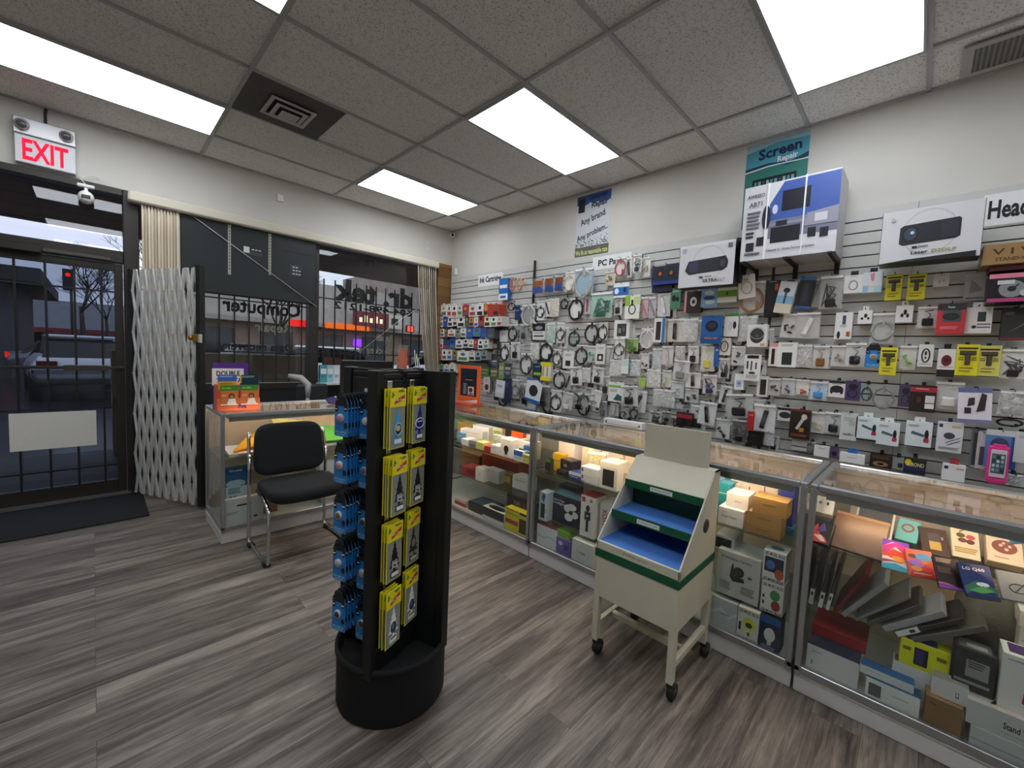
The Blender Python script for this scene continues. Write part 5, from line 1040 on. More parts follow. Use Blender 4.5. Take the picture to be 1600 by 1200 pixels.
# far showcase
stock('''
719 686 730 698 -1.52 S .10|box:f0f0ee;l.2,.7,.8,gry,2|small white box at the far left front of the upper shelf in the far showcase
731 688 741 701 -1.52 S .10|box:8f9498;r.1,.1,.9,.5,5a6068|grey box second along the front of the upper shelf in the far showcase
742 691 754 706 -1.52 S .10|box:d8e08a;l.2,.7,.8,6a8a3a,2;l.1,.9,.9,6a8a3a,3|pale lime box along the front of the upper shelf in the far showcase
755 697 764 710 -1.52 S .10|box:b83040;|small red box along the front of the upper shelf in the far showcase
765 696 779 712 -1.52 S .10|box:eef0ee;r.5,0,.52,1,c9c9c9 l.1,.7,.4,gry,3|pair coloured white box right of the small red box in the far showcase
780 686 799 718 -1.52 S .10|box=webcam_box/box:f2f2f2;e.5,.45,.2,.2,1c1d20 r.4,.15,.6,.3,2a2c30 l.2,.9,.8,gry,1|tall white box with a black webcam picture in the far showcase
801 704 815 721 -1.535 S .03|box:f0f2f4;r0,.5,1,1,3a7ac4 l.1,.35,.8,gry,2|white and blue box at the front right of the upper shelf in the far showcase
815 711 827 726 -1.535 S .03|box:e0d46a;l.1,.8,.9,8a7a2a,3|yellow box at the right front corner of the far showcase
802 690 827 712 -1.47 S .12|box:f4f4f4;r.3,0,1,.6,1d2a44 r.0,.6,1,1,e8eaee;e.5,.5,.3,.1,3a3c40 r.1,.8,.6,.9,b9bdc2|wide white box with a dark front panel behind the yellow box
816 697 828 712 -1.505 S .03|box:2567ae;l.2,.7,.8,wht,2|bright blue box squeezed behind the yellow box in the far showcase
720 672 750 690 -1.38 S .08 8|box:e6eaee;l.1,.8,.9,a9b4c0,3;r.1,.1,.9,.9,d5dce4|pale box leaning over the front row of the far showcase
737 666 762 684 -1.30 S .12|box:f1f1ef;l.1,.5,.6,gry,2|long white box in the second row of the far showcase
765 680 786 694 -1.38 S .08|bag:e9e9e4;dfe0d8|clear crumpled packet in the second row of the far showcase
769 658 783 674 -1.28 S .10|box:e9ecdf;r.1,.1,.9,.6,9ac060|white and light green box at the back of the far showcase
788 664 816 682 -1.32 S .14|box=drive_box/box:e0602a;r0,0,.35,1,1a1512 r.4,.1,.95,.3,b8481c;r0,0,1,1,2a1c18|black and orange box at the back right of the far showcase
714 662 735 678 -1.28 S .10|box:b08a4a;l.1,.6,.8,6a4a20,2|brown tray box at the back left of the far showcase
712 676 722 688 -1.42 S .10|box:5a9ad0;l.1,.6,.8,wht,2|light blue box at the back left of the far showcase
708 690 718 712 -1.53 S .05|box:1f4a36;|dark green pack at the left end of the far showcase
812 676 828 688 -1.28 S .1|box:eef0ee;l.1,.6,.8,gry,2|white box at the back right corner of the far showcase
716 708 748 730 -1.34 M .22|box=laptop_box/box:8a5f38;l.1,.7,.6,4a3018,2;r0,0,1,1,c49a66|flat brown box at the left of the lower shelf in the far showcase
751 716 806 738 -1.33 M .2|box=flat_box/box:a8402a;;r0,0,1,1,e07a38|flat orange red box at the back of the lower shelf in the far showcase
722 731 743 752 -1.50 M .12 10|box:b02c38;e.5,.5,.25,.3,7a1a24;r0,0,1,1,c84a50|red box behind the white upright box in the far showcase
741 731 754 766 -1.52 M .09|box:f3ede6;l.3,.5,.6,gry,2|upright white box at the front of the lower shelf in the far showcase
757 734 778 752 -1.46 M .08|box:c9c4bc;|grey box right of the upright white box in the far showcase
782 740 797 752 -1.4 M .09|box:8a7038;r.1,.2,.9,.8,c9a850|small gold box on the lower shelf of the far showcase
799 745 824 760 -1.42 M .1|box:e8e2da;l.1,.7,.8,gry,2|small white box at the right of the lower shelf in the far showcase
790 776 822 800 -1.5 D .2|box=black_case/case:141516;e.5,.5,.42,.42,0b0c0d t.5,.8,.12,8a8c8e,TONE,.3|dark round fronted case under the lower shelf of the far showcase
787 803 823 819 -1.56 D .07|box=battery_box/box:e0d020;r.03,.4,.6,.62,b03a30 r.65,.15,.95,.85,3a2e1a l.05,.9,.6,6a5a10,1|lower yellow box with a red stripe in the far showcase
788 798 823 815 -1.56 ^ .07|box=battery_box/box:e8da28;r.03,.4,.6,.62,b03a30 r.65,.15,.95,.85,3a2e1a l.05,.9,.6,6a5a10,1|upper yellow box with a red stripe in the far showcase
752 797 786 814 -1.55 D .1|box=mouse_box/box:d8dad8;r0,.35,1,1,23282a;e.5,.5,.4,.35,1c2022|black and white mouse box at the bottom of the far showcase
730 789 764 806 -1.52 D .16|box:1c2426;l.1,.7,.6,4a6a70,2;r.05,.1,.95,.9,3f6870|dark teal topped box at the bottom of the far showcase
709 780 726 796 -1.52 D .12|box:c8c4c0;r0,0,1,.55,a82c34;l.1,.8,.8,gry,2|red and white box at the bottom left of the far showcase
''', SH[1], .36)
# middle showcase; warm lamp glow is painted into the peach coloured white boxes
stock('''
838 716 858 735 -1.50 S .09|box=disc_spindle/discs:2a2c2e;r0,.75,1,1,58a83a|stack of dark discs with a green lid at the left of the middle showcase
862 688 897 711 -1.40 S .2 -6|box:f3ece8;l.1,.55,.5,d8a0a0,1 t.5,.3,.14,e0b4ac,inFocus,.4;e.5,.5,.05,.05,8a5a50|large white box on the upper shelf of the middle showcase
868 735 887 747 -1.52 S .12|box:15161a;l.1,.7,.7,gry,2|flat black box under the tilted brown box in the middle showcase
872 719 892 737 -1.5 ^ .09 -12|box=action_camera_box/box:211d1e;t.5,.45,.3,d2d4d6,HD,.3 l.1,.8,.6,8a8c8e,1;r.1,.1,.9,.9,4a3a38 e.4,.5,.15,.2,8a7a76 e.65,.6,.12,.16,2a2426|black and brown camera box lying across another in the middle showcase
862 709 879 726 -1.46 S .05|box:e8c030;l.2,.6,.8,8a6a10,2|yellow box behind the brown camera box
908 700 926 718 -1.38 S .12|box:f3e6cc;r.48,0,.52,1,d8c4a0;r.48,0,.52,1,d8c4a0|cream box at the back of the middle showcase
926 695 950 710 -1.30 S .1|box:eef0ee;r0,0,.6,.8,3a8ac0;r.1,.1,.7,.9,eceeee e.75,.5,.15,.2,2a2c2e|white and blue box at the back of the middle showcase
916 706 944 728 -1.42 S .05 20|bag:e8d020;e8d838|yellow wrapped packet leaning in the middle showcase
887 738 906 757 -1.52 S .12|box:2c4a9a;r0,.55,1,1,e0e4ee l.1,.35,.8,wht,2;l.1,.9,.9,8a9ac0,3|blue and white box at the front of the middle showcase
906 753 933 764 -1.53 S .1|box=memory_box/box:eceeec;l.1,.6,.6,gry,1 r.04,.25,.14,.75,5a5c60|bottom one of three white boxes stacked in the middle showcase
906 742 933 753 -1.53 ^ .1|box=memory_box/box:eceeec;l.1,.6,.6,gry,1 r.04,.25,.14,.75,5a5c60|middle one of three white boxes stacked in the middle showcase
906 731 933 742 -1.53 ^ .1|box=memory_box/box:f2f4f2;l.1,.6,.6,gry,1 r.04,.25,.14,.75,5a5c60;l.1,.8,.9,c9cccc,4|top one of three white boxes stacked in the middle showcase
935 722 963 773 -1.53 S .13|box=window_box/box:efece2;r.18,.12,.82,.72,1d1f20 r.2,.14,.8,.7,26292b;r.1,.45,.9,.55,d8d4c8|white box with a square dark window in the middle showcase
962 738 980 771 -1.46 S .1|box:b9a98a;|grey tan box right of the window box
948 704 972 722 -1.26 S .14|box:f0dcc0;l.2,.7,.8,c09a70,2;r.45,0,.5,1,d8bc98|peach lit white box at the back of the middle showcase
973 708 1000 728 -1.24 S .14|box:f3e0c8;;l.1,.8,.9,d8bc98,3|another peach lit white box behind the header of the stand
935 716 958 733 -1.36 S .1|box:f2e2cc;;r.45,0,.5,1,d8bc98|pale box between the yellow packet and the window box
1117 757 1140 781 -1.40 S .12|box:2f9aa4;l.2,.7,.8,c9ecec,1;r.1,.2,.9,.8,6ac4cc|teal box right of the wheeled stand in the middle showcase
1112 741 1130 762 -1.30 S .12|box:9ab8d8;r0,0,.5,1,f0e4d8|pale blue box at the back right of the middle showcase
1139 744 1192 765 -1.26 S .12|box:f3e2d2;e.55,.6,.03,.1,c07050;l.3,.9,.7,d8b8a0,3|long white box at the back right of the middle showcase
1143 758 1168 774 -1.33 S .1|box:f2dcc4;r.48,0,.52,1,d8bc98;r.48,0,.52,1,d8bc98|peach white box in the second row right of the teal box
1170 758 1192 776 -1.33 S .1|box:f4e0c8;l.2,.6,.8,c8a080,1|small peach white box in the second row of the middle showcase
1194 752 1215 775 -1.32 S .1|box:f0e4d0;l.2,.6,.8,c8a080,2;l.2,.9,.8,c8a080,3|cream box beside the dark blue box in the middle showcase
1217 760 1240 788 -1.42 S .1|box:27369a;t.5,.6,.2,b4c4ee,Wifi,.6 r0,0,1,.2,1a2470|dark blue box at the back right corner of the middle showcase
1120 795 1160 830 -1.53 S .14|box=camera_box/box:eff0f2;t.45,.5,.13,5a6a9a,Dome_Camera,.6 l.1,.75,.4,gry,1;l.1,.8,.5,c9cccc,3|white box reading Dome Camera in the middle showcase
1133 772 1168 796 -1.50 ^ .12|box:f6f6f6;l.4,.45,.7,3a3c40,1|small white box on top of the Dome Camera box
1163 822 1218 846 -1.54 S .10|box=carton/box:a88248;l.3,.6,.7,6a4a20,2;r0,.45,1,.52,b89860|bottom one of three brown cartons stacked in the middle showcase
1166 804 1220 826 -1.54 ^ .10|box=carton/box:ac864c;l.3,.6,.7,6a4a20,2;r0,.45,1,.52,b89860|middle one of three brown cartons stacked in the middle showcase
1174 780 1229 806 -1.54 ^ .10|box=carton/box:b58d50;l.3,.6,.7,6a4a20,2;r0,.45,1,.52,c09e68|top one of three brown cartons stacked in the middle showcase
1219 824 1238 846 -1.44 S .08|box:2a6a86;l.2,.7,.8,sky,2|blue box behind the three brown cartons
836 768 853 810 -1.545 M .08|box=phone_box/box:c9dcea;r.25,.1,.75,.6,15181c p.5,.98,.8,.9,.6,.65,.3,.8,2a5a9a l.8,.4,.95,chr,3|white and blue box with a phone picture at the left of the middle showcase
854 776 906 826 -1.48 M .14|box=floodlight_box/box:1b1838;t.3,.8,.08,dfe2ee,Wyze_Cam,.42 t.3,.69,.08,dfe2ee,Floodlight,.46 e.74,.7,.13,.12,e9e9ec e.62,.62,.11,.14,e2e2e6 e.83,.45,.1,.12,dcdce2 e.66,.32,.12,.14,e6e6ea e.72,.5,.06,.07,17181c;r0,.1,1,.9,7fb0c4|dark navy floodlight box with a white lamp picture
905 775 928 842 -1.53 M .12|box=microphone_box/box:ece9e6;r.08,.84,.3,.96,c03038 e.7,.9,.1,.04,8a8c8e e.5,.7,.13,.08,1c1e24 r.3,.42,.7,.62,2c3648 r.42,.14,.58,.42,2a2f3c r.44,.5,.56,.54,dfe2e6;r0,0,1,1,b03038|white and red box with a black microphone picture
935 788 962 845 -1.50 M .14|box=speaker_box/box:d9d9d7;v.3,.45,.3,b02a34,SONAVOX,.8;l.1,.8,.7,gry,3|grey white box with red sideways lettering beside the microphone box
862 758 900 776 -1.33 M .08|box:4a4d4e;r.6,.2,.85,.8,a9b0b4|dark grey flat box behind the floodlight box
832 822 868 866 -1.555 D .1|box:dfe2e6;p.0,.5,.35,.4,.65,.55,1,.4,1,.43,.65,.6,.35,.46,0,.55,b4bcc6;r0,0,1,1,7a3a38|white box with faint lines at the bottom left of the middle showcase
867 842 890 871 -1.56 D .1|box:6f62aa;e.3,.7,.15,.12,dcd6ee e.7,.55,.15,.15,4a3f80|violet box at the bottom of the middle showcase
869 826 888 842 -1.55 ^ .08|box:7ab83c;r.1,.15,.9,.85,6aa832|lime green box on top of the violet box
891 847 926 890 -1.565 D .12|box:dddedc;o.5,.5,.28,.3,.008,b9bab8 t.5,.5,.09,4a4c4e,bright,.3|white box with a ring outline at the bottom of the middle showcase
1115 838 1146 866 -1.50 .452 .14|box=window_box/box:c9c9c9;r.05,.15,.85,.85,141516 r.1,.5,.8,.8,25282a|white box with a black window right of the wheeled stand
1117 866 1186 945 -1.54 M .17|box=camera_box/box:c8c8c6;t.45,.86,.055,4a4c4e,IP_Wireless_Camera,.7 e.52,.6,.13,.11,26282a e.52,.6,.06,.05,4a4e52 p.32,.45,.36,.75,.39,.75,.42,.5,.65,.48,.66,.4,.4,.36,1c1e20 e.78,.55,.05,.03,6a6c6e l.1,.3,.35,8a8c8c,4 l.6,.3,.9,8a8c8c,4|large grey white box with a black camera picture
1187 910 1223 957 -1.548 M .1|box=bulb_box/box:e9e9e9;t.5,.88,.1,2a2c2e,LED_MUSIC_BULB,.9 e.62,.6,.22,.17,3c8a4c e.68,.28,.2,.16,a8403c r.08,.45,.16,.55,2a2c2e r.08,.25,.16,.35,2a2c2e t.5,.07,.08,2a2c2e,LED_MUSIC_BULB,.9|lower music bulb box with green and red bulbs
1190 862 1226 910 -1.548 ^ .1|box=bulb_box/box:e9e9e9;t.5,.9,.1,2a2c2e,LED_MUSIC_BULB,.9 r.08,.32,.92,.8,1d2440 e.35,.55,.2,.15,4a7ac4 e.75,.3,.2,.17,c05040 t.5,.07,.09,2a2c2e,LED_MUSIC_BULB,.9;e.5,.5,.3,.25,6a9ab4|upper music bulb box with a dark blue picture
1108 936 1150 990 -1.555 D .12|box:bcc6cc;p.0,.4,.4,.6,.7,.4,1,.6,1,.7,.7,.5,.4,.7,0,.5,d5dce0 l.4,.5,.7,4a4c4e,1|silver blue cloudy box at the bottom right of the middle showcase
1150 952 1184 1006 -1.565 D .1|box=bulb_box/box:e2e2dc;t.5,.9,.1,2a2c2e,LED_MUSIC_BULB,.9 e.55,.55,.3,.2,e2e24c e.55,.52,.16,.08,2a2c1e r.08,.3,.18,.55,2a2c2e r.5,.2,.6,.3,5a5c50 t.5,.07,.1,2a2c2e,LED_MUSIC_BULB,.9|bulb box with a yellow bulb at the bottom of the middle showcase
1185 956 1217 1025 -1.565 D .1|box=bulb_box/box:182c4a;r0,.82,1,1,1f5aa0 e.5,.5,.28,.2,eeeee8 r.4,.2,.6,.34,d8d8d2 l.1,.14,.8,8aa4c4,2|dark blue bulb box with a white bulb picture
''', SH[2], .262)
# nearest showcase, lower part
stock('''
1246 1018 1342 1052 -1.54 D .2 0|box=flat_box/box:d9dadc;l.1,.75,.3,6a6c6e,1 e.12,.3,.01,.1,2a2c2e;r0,0,1,1,2b3a5c|long white flat box with a dark blue lid low in the nearest showcase
1246 985 1352 1034 -1.45 ^ .18|box=red_case/case:9c1822;r0,.0,1,.1,701018;r0,0,1,1,b01c2a|red flat case lying on the long white flat box
1349 1074 1438 1100 -1.57 D .06|box=keyboard_box/box:e6ebea;r.06,.25,.3,.8,5a6068 l.5,.6,.8,gry,1;r0,0,1,1,1d4f86|lower long white box with a barcode and blue lid in the nearest showcase
1340 1054 1428 1076 -1.56 ^ .05|box=keyboard_box/box:dfe2e4;l.1,.6,.4,6a6c6e,1 l.7,.4,.8,8a8c8c,1;r0,0,1,1,2260a0|upper long white box with a blue lid in the nearest showcase
1391 1042 1454 1070 -1.50 D .065|box=flat_box/box:dcdee0;r.0,.0,1,.1,b9bcc0;r.05,.1,.95,.9,6a6864|grey topped white box above the blue lidded boxes
1403 1008 1484 1042 -1.50 ^ .065|box=phone_box/box:dde21e;r.3,.15,.58,.8,16181c r.34,.2,.5,.75,26306a l.06,.7,.24,5a5a10,3 l.75,.7,.95,5a5a10,3;r.1,.1,.75,.9,3a4a7c|yellow phone box with a dark screen picture in the nearest showcase
1441 1096 1503 1146 -1.575 D .07|box=carton/box:8a6a46;l.1,.8,.3,4a3520,1;r0,.45,1,.55,9a7a54|brown carton at the bottom of the nearest showcase
1452 1066 1512 1106 -1.555 ^ .05|box=flat_box/box:d5d7d9;t.72,.45,.3,3a3c40,L2,.1;r0,0,1,1,8f9192|white box resting on the brown carton
1510 1160 1650 1186 -1.578 D .13|box=flat_box/box:c2c5c7;r0,.45,1,.5,9a9c9e|long white box underneath the box reading Stand V
1505 1116 1640 1160 -1.575 ^ .13|box=laptop_stand_box/box:c6c9cb;t.62,.5,.26,17181a,Stand_V,.3 l.45,.2,.8,gry,1;r0,0,1,1,a9acae p.3,.2,.36,.2,.5,.7,.47,.7,2a2c2e|large white box reading Stand V at the right edge of the nearest showcase
1561 1030 1640 1098 -1.545 ^ .1|box=action_camera_box/box:e0e0de;p.5,.2,1,.1,1,.75,.55,.72,a82850 p.55,.25,.9,.2,.9,.5,.6,.5,c87a90 l.1,.9,.8,gry,1;r.15,.2,.85,.9,4a3068|white box with a dark pink picture at the right edge
1487 1018 1556 1070 -1.525 .235 .085|box=hard_drive_case/case:2b2d2e;r.05,.3,.9,.36,8a8c8c r.3,.45,.85,.8,8f9290 l.35,.75,.75,2a2c2c,3;r.1,.15,.9,.9,6f7472 r.3,.3,.8,.6,b9beba|dark plastic case with a pale label in the nearest showcase
1590 985 1640 1010 -1.44 M .1|box:d5d5d2;l.1,.7,.6,gry,1|lower white box at the right edge above the pink picture
1590 960 1640 985 -1.44 ^ .1|box:e4e4e2;l.1,.7,.6,gry,1|upper white box at the right edge of the nearest showcase
''', SH[3], .345)
# ---- slanted goods on the upper shelf of the nearest showcase
def lean(bl, br, tc, zb, tilt, th, spec, label, name, cat, kind='box', off=0):
    """thing standing on z=zb from pixel bl to br, leaning back by tilt degrees, its top reaching pixel tc"""
    A, B = onz(bl[0], bl[1], zb), onz(br[0], br[1], zb); D = B-A; w = D.length; rz = math.atan2(D.y, D.x); inn = Vector((-math.sin(rz), math.cos(rz), 0)); c = (A+B)/2; t = R_(tilt); best = None
    for k in range(10, 500):
        h = k*.001; p = c+Vector((0, 0, h*math.cos(t)))+inn*(h*math.sin(t)); e = abs(pix(p)[1]-tc)
        if best is None or e < best[0]: best = (e, h)
    h = best[1]; n = inn*math.cos(t)-Vector((0, 0, math.sin(t)))          # thickness direction
    lo = min(0, -th*math.sin(t)); P = MB(); P.box(-w/2, 0, 0, w/2, th, h, mat(spec.split(';')[0], .35), .002); gfx(P, spec.split(';')[1] if ';' in spec else '', w, h)
    o = P.build(name, None, (c.x, c.y, zb-lo+.0005+off), (-t, 0, rz)); return tag(o, label, cat)
Z3 = SH[3]
lean((1376, 888), (1418, 899), 848, Z3, 35, .010, 'e8e4e6;p.0,.75,.4,.95,1,.8,1,1,0,1,7a3ac0 p.0,.45,.5,.8,1,.5,1,.8,.5,.95,0,.75,d83a9a p.0,.2,1,.45,1,.6,.4,.7,0,.5,e8503a e.6,.38,.25,.1,f0a030 p.0,0,1,0,1,.12,.5,.22,0,.15,3aa8c8 p.0,.3,.5,.32,.2,.42,0,.4,f4f0f0', 'phone dummy with a magenta orange and blue swirl, beside the brown laptop', 'display_phone', 'phone')
lean((1420, 902), (1464, 910), 862, Z3, 35, .010, 'e06a50;e.25,.75,.16,.08,5a4a52 e.65,.75,.3,.14,5a9ad0 e.35,.5,.3,.12,9a6ad8 e.65,.55,.16,.07,e8803a e.7,.32,.25,.1,d83c4a e.3,.3,.2,.1,e8a050 r.05,.05,.95,.16,d23a34 l.15,.12,.8,f0d0c8,1', 'phone dummy with orange and violet blobs on the screen', 'display_phone', 'phone')
lean((1466, 920), (1509, 928), 874, Z3, 35, .010, '2a201e;l.1,.93,.7,c9b4ac,3 l.1,.65,.6,8a6a60,4 p.0,.0,1,.0,1,.06,.4,.12,0,.1,8a4aa8 p.0,.12,.6,.12,.3,.18,0,.18,c06a9a', 'dark phone dummy with text lines and a violet stripe', 'display_phone', 'phone')
lean((1510, 935), (1562, 944), 884, Z3, 35, .010, '1c3472;t.45,.84,.085,eef2fa,LG_Q60,.7 p.0,.3,.4,.5,1,.35,1,.2,.5,.28,0,.1,2a6a5a e.6,.42,.2,.06,d2e4ee p.1,.2,.6,.38,.9,.25,.5,.15,4a9a5a r.0,.0,1,.1,12204a', 'dark blue phone dummy with a green leafy picture', 'display_phone', 'phone')
lean((1564, 938), (1620, 950), 897, Z3, 35, .010, '6f7880;o.55,.45,.25,.15,.02,23282e p.4,.3,.75,.65,.78,.63,.45,.28,23282e', 'grey phone dummy with a dark looped line at the right edge', 'display_phone', 'phone')
lean((1291, 855), (1376, 882), 812, Z3, 38, .02, '6f5442;r.02,.0,.98,.02,4a382c r.0,.92,1,1,8a6a50 e.5,.04,.015,.008,1a1412', 'brown closed laptop leaning on the upper shelf of the nearest showcase', 'laptop', 'laptop')
lean((1330, 838), (1390, 855), 795, Z3+.0, 28, .006, 'd9d3c6;r.06,.08,.94,.92,4a4a4a r.35,.88,.7,.96,c9c2b4', 'white framed tablet standing behind the brown laptop', 'tablet', 'tablet', off=.02)
lean((1262, 850), (1292, 860), 820, Z3, 35, .03, '1c1a24;p.1,.0,.9,.1,.7,.3,.4,.4,.2,.8,.05,.6,d2483a p.2,.5,.5,.9,.7,.6,.4,.45,5a4a8a p.1,.3,.5,.35,.8,.15,.6,.1,efdcdc', 'dark phone box with a red and white swirl', 'phone_box', 'box')
lean((1265, 822), (1297, 830), 800, Z3, 50, .03, 'e9e2d4;e.3,.6,.06,.1,2a2826 e.7,.6,.06,.1,2a2826', 'small white earbud box behind the swirl phone box', 'earbud_box', 'box', off=.05)
lean((1389, 832), (1434, 842), 795, Z3, 40, .03, 'f2e2b8;e.5,.5,.28,.26,8a4a30 e.5,.5,.22,.2,d88440 l.3,.56,.7,f2e2b8,1 l.2,.25,.8,c9b488,1', 'cream box with an orange badge in the nearest showcase', 'product_box', 'box', off=.02)
lean((1394, 852), (1429, 862), 824, Z3, 45, .045, '7ec8c4;e.5,.6,.3,.2,a0604a e.5,.6,.2,.12,8ab4b0', 'teal box with a small brown oval in the nearest showcase', 'product_box', 'box')
lean((1440, 867), (1486, 876), 828, Z3, 40, .012, '5a4438;r.3,.2,.7,.5,d8b05a r.3,.5,.7,.8,6a5a58 r.75,.6,.82,.7,b9a49a', 'dark brown box with a shiny gold square', 'product_box', 'box')
lean((1486, 876), (1531, 886), 822, Z3, 35, .035, 'f0e2c2;p.3,.7,.7,.88,.7,.85,.32,.66,a87a3a e.35,.6,.16,.06,6a5a3a e.7,.58,.16,.06,c85a5a e.4,.47,.16,.06,8a4a4a e.68,.45,.15,.06,7a3a32 l.1,.25,.9,c9a860,3', 'cream box printed with coloured fruit shapes', 'product_box', 'box')
lean((1540, 888), (1598, 902), 850, Z3, 42, .05, 'f0dcc0;e.5,.58,.36,.24,9a5a48 e.4,.62,.06,.05,e8c8b4 e.55,.5,.06,.05,e8c8b4 e.65,.62,.05,.05,e8c8b4 e.48,.7,.05,.04,e8c8b4 l.2,.18,.6,e0a090,1', 'cream box printed with a brown cookie shape', 'product_box', 'box')
lean((1532, 876), (1544, 884), 828, Z3, 30, .03, '4a86b4;', 'narrow blue box between the fruit box and the cookie box', 'product_box', 'box')
tag(MB().box(-.42, 0, 0, .2, .012, .20, mat('b59a82', .6, noise=.05, nscale=6)).build('cardboard_sheet', None, (-1.165, -5.15, Z3+.009), (R_(-38), 0, RW)), 'large flat tan cardboard sheet at the back of the upper shelf in the nearest showcase', 'cardboard')
# leaning laptops and panels on the middle shelf
def panel(u, v, ln, tilt, th, dep, c, label, spine=None, name='laptop_screen', cat='screen panel', xf=-1.50):
    p = onx(u, v, xf); P = MB(); P.box(-th/2, 0, 0, th/2, dep, ln, mat(c, .35), .002)
    if spine: P.box(-th/2-.0006, -.0012, .004, th/2+.0006, .03, ln*.36, mat('dfe0de', .5)); P.box(-th*.3, -.002, ln*.22, th*.3, -.001, ln*.3, mat('2a2c2e', .6))
    tag(P.build(name, None, (xf, p.y, .346+.5*th*math.sin(R_(abs(tilt)))), (0, R_(tilt), RW)), label, cat, None)
panel(1251, 967, .21, 1, .011, .26, '4a3d36', 'first upright slim panel at the left of the nearest showcase, brown edge', True)
panel(1262, 970, .20, 3, .013, .26, '3a3c3e', 'second upright slim panel with a white spine label', True)
panel(1277, 975, .20, 5, .013, .26, '46484a', 'third upright slim panel with a greyer spine label', True)
panel(1288, 980, .22, 7, .010, .26, '2b2d2f', 'fourth slim panel leaning slightly with a low spine label', True)
panel(1300, 980, .22, 24, .014, .25, '6a1a24', 'dark red slim laptop leaning right in the nearest showcase')
panel(1313, 984, .22, 33, .018, .22, '949698', 'pale grey laptop in a bag leaning right of the dark red one')
panel(1333, 990, .22, 42, .009, .21, '77797a', 'thin silver laptop leaning beyond the pale grey laptop')
panel(1352, 997, .20, 45, .016, .2, '4a4c4e', 'dark grey laptop leaning beyond the thin silver laptop')
panel(1376, 1006, .21, 48, .022, .19, '9c9ca6', 'lilac grey laptop leaning in the nearest showcase')
panel(1395, 1014, .22, 50, .016, .18, '2a2526', 'black laptop with a wide white spine label leaning low', True)
panel(1422, 1022, .22, 52, .02, .17, '5b5a57', 'grey brown laptop leaning low by the yellow phone box')
# soft grey bag
def blob(name, label, cat, loc, rx, ry, rz, c, seed, rot=(0, 0, 0)):
    rn = random.Random(seed); f = MB(); f.ell((0, 0, 0), rx, ry, rz, mat(c, .85, noise=.3, nscale=14, bump=.8), 30, 20); k = [rn.uniform(0, 6) for _ in range(6)]
    f.v = [(x*(1+.1*math.sin(5*z/rz+k[0])*math.cos(3*y/ry+k[1])), y*(1+.12*math.sin(4*x/rx+k[2])), max(-rz*.75, z*(1+.1*math.sin(4*x/rx+k[3]+2*y/ry)))) for x, y, z in f.v]
    return tag(f.build(name, None, loc, rot), label, cat)
p = onx(1530, 975, -1.40); blob('cloth_bag', 'crumpled grey cloth bag beside the leaning laptops', 'bag', (-1.30, p.y-.05, .345+.1), .12, .085, .125, '66665f', 3, (0, 0, RW))
blob('black_pouch', 'dark pouch under the white box with the pink picture', 'pouch', (-1.50, onx(1600, 1130, -1.48).y-.02, .25), .06, .05, .012, '17181a', 5, (0, 0, RW))
# ------------------------------------------------------------------ SMALL SHOWCASE BY THE WINDOW
def stock_y(table, group=None):
    tops = []
    for ln in table.strip().split('\n'):
        nums, spec, label = ln.strip().split('|'); n = nums.split(); u0, v0, u1, v1, yf = (float(q) for q in n[:5]); zb = n[5]; d = float(n[6]); yaw = float(n[7]) if len(n) > 7 else 0
        kind, _, arg = spec.partition(':'); nm = ct = None
        if '=' in kind: kind, nm = kind.split('='); nm, _, ct = nm.partition('/')
        vm, um = (v0+v1)/2, (u0+u1)/2; a, b = ony(u0, vm, yf).x, ony(u1, vm, yf).x; z1, z0 = ony(um, v0, yf).z, ony(um, v1, yf).z
        z0 = {'S': .5705, 'D': .0955, 'T': CT+.0005}.get(zb) or (tops[-1]+.0006 if zb == '^' else z0)
        tops.append(z1); place(kind, arg, b-a, max(.01, z1-z0), d, ((a+b)/2, yf, z0), R_(yaw), label, group, nm or 'product_box', ct or 'box', 0, 0, True)
stock_y('''
351 731 390 779 -1.56 - .06|box=router_box/box:1c5f8e;r0,0,1,.42,c9dce6 e.4,.5,.4,.12,a9cbdc r0,.85,1,1,174f7a t.4,.92,.06,eef4f8,TP-LINK,.55 l.1,.34,.6,4a6a80,4 e.2,.08,.05,.03,4a6a80 e.35,.08,.05,.03,4a6a80|blue and white router box standing in the small showcase
345 777 410 828 -1.62 D .035|box=router_box/box:dcdedc;r.6,.15,.7,.22,3a3c3e r.75,.2,.85,.27,3a3c3e r.35,.7,.7,.76,2a2c2e l.1,.5,.4,gry,2;r.1,.1,.9,.9,c9cccc|large white box at the bottom of the small showcase under the blue router box
425 742 466 770 -1.50 - .1|box:a9acae;l.1,.7,.8,6a6c6e,3|grey box seen through the gap under the chair back
498 722 522 752 -1.56 - .08|box=printer_box/box:e2e4e6;t.45,.45,.16,26282a,H2O,.5 l.1,.25,.9,6a6c70,2|white box with large dark letters beside the chair in the small showcase
524 754 540 775 -1.58 - .05|box:ece2dc;p.3,.15,.6,.1,.7,.6,.55,.85,.4,.6,26262a|white card with a dark figure picture beside the spinner
410 790 432 815 -1.5 D .12|box:8a5f3c;l.1,.7,.8,4a3018,1|brown box at the bottom of the small showcase under the chair seat
''')
tag(MB().box(-2.93, -1.57, .36, -2.33, -1.2, .366, M_shelf).build('glass_sheet'), 'glass shelf sheet holding boxes low in the small showcase', 'shelf')
for x in (-2.9, -2.36): tag(MB().box(-.01, -1.55, .0955, .01, -1.25, .359, M_al).build('shelf_riser', None, (x, 0, .001)), 'aluminium riser under the %s end of the low glass shelf sheet' % ('left' if x < -2.5 else 'right'), 'riser')
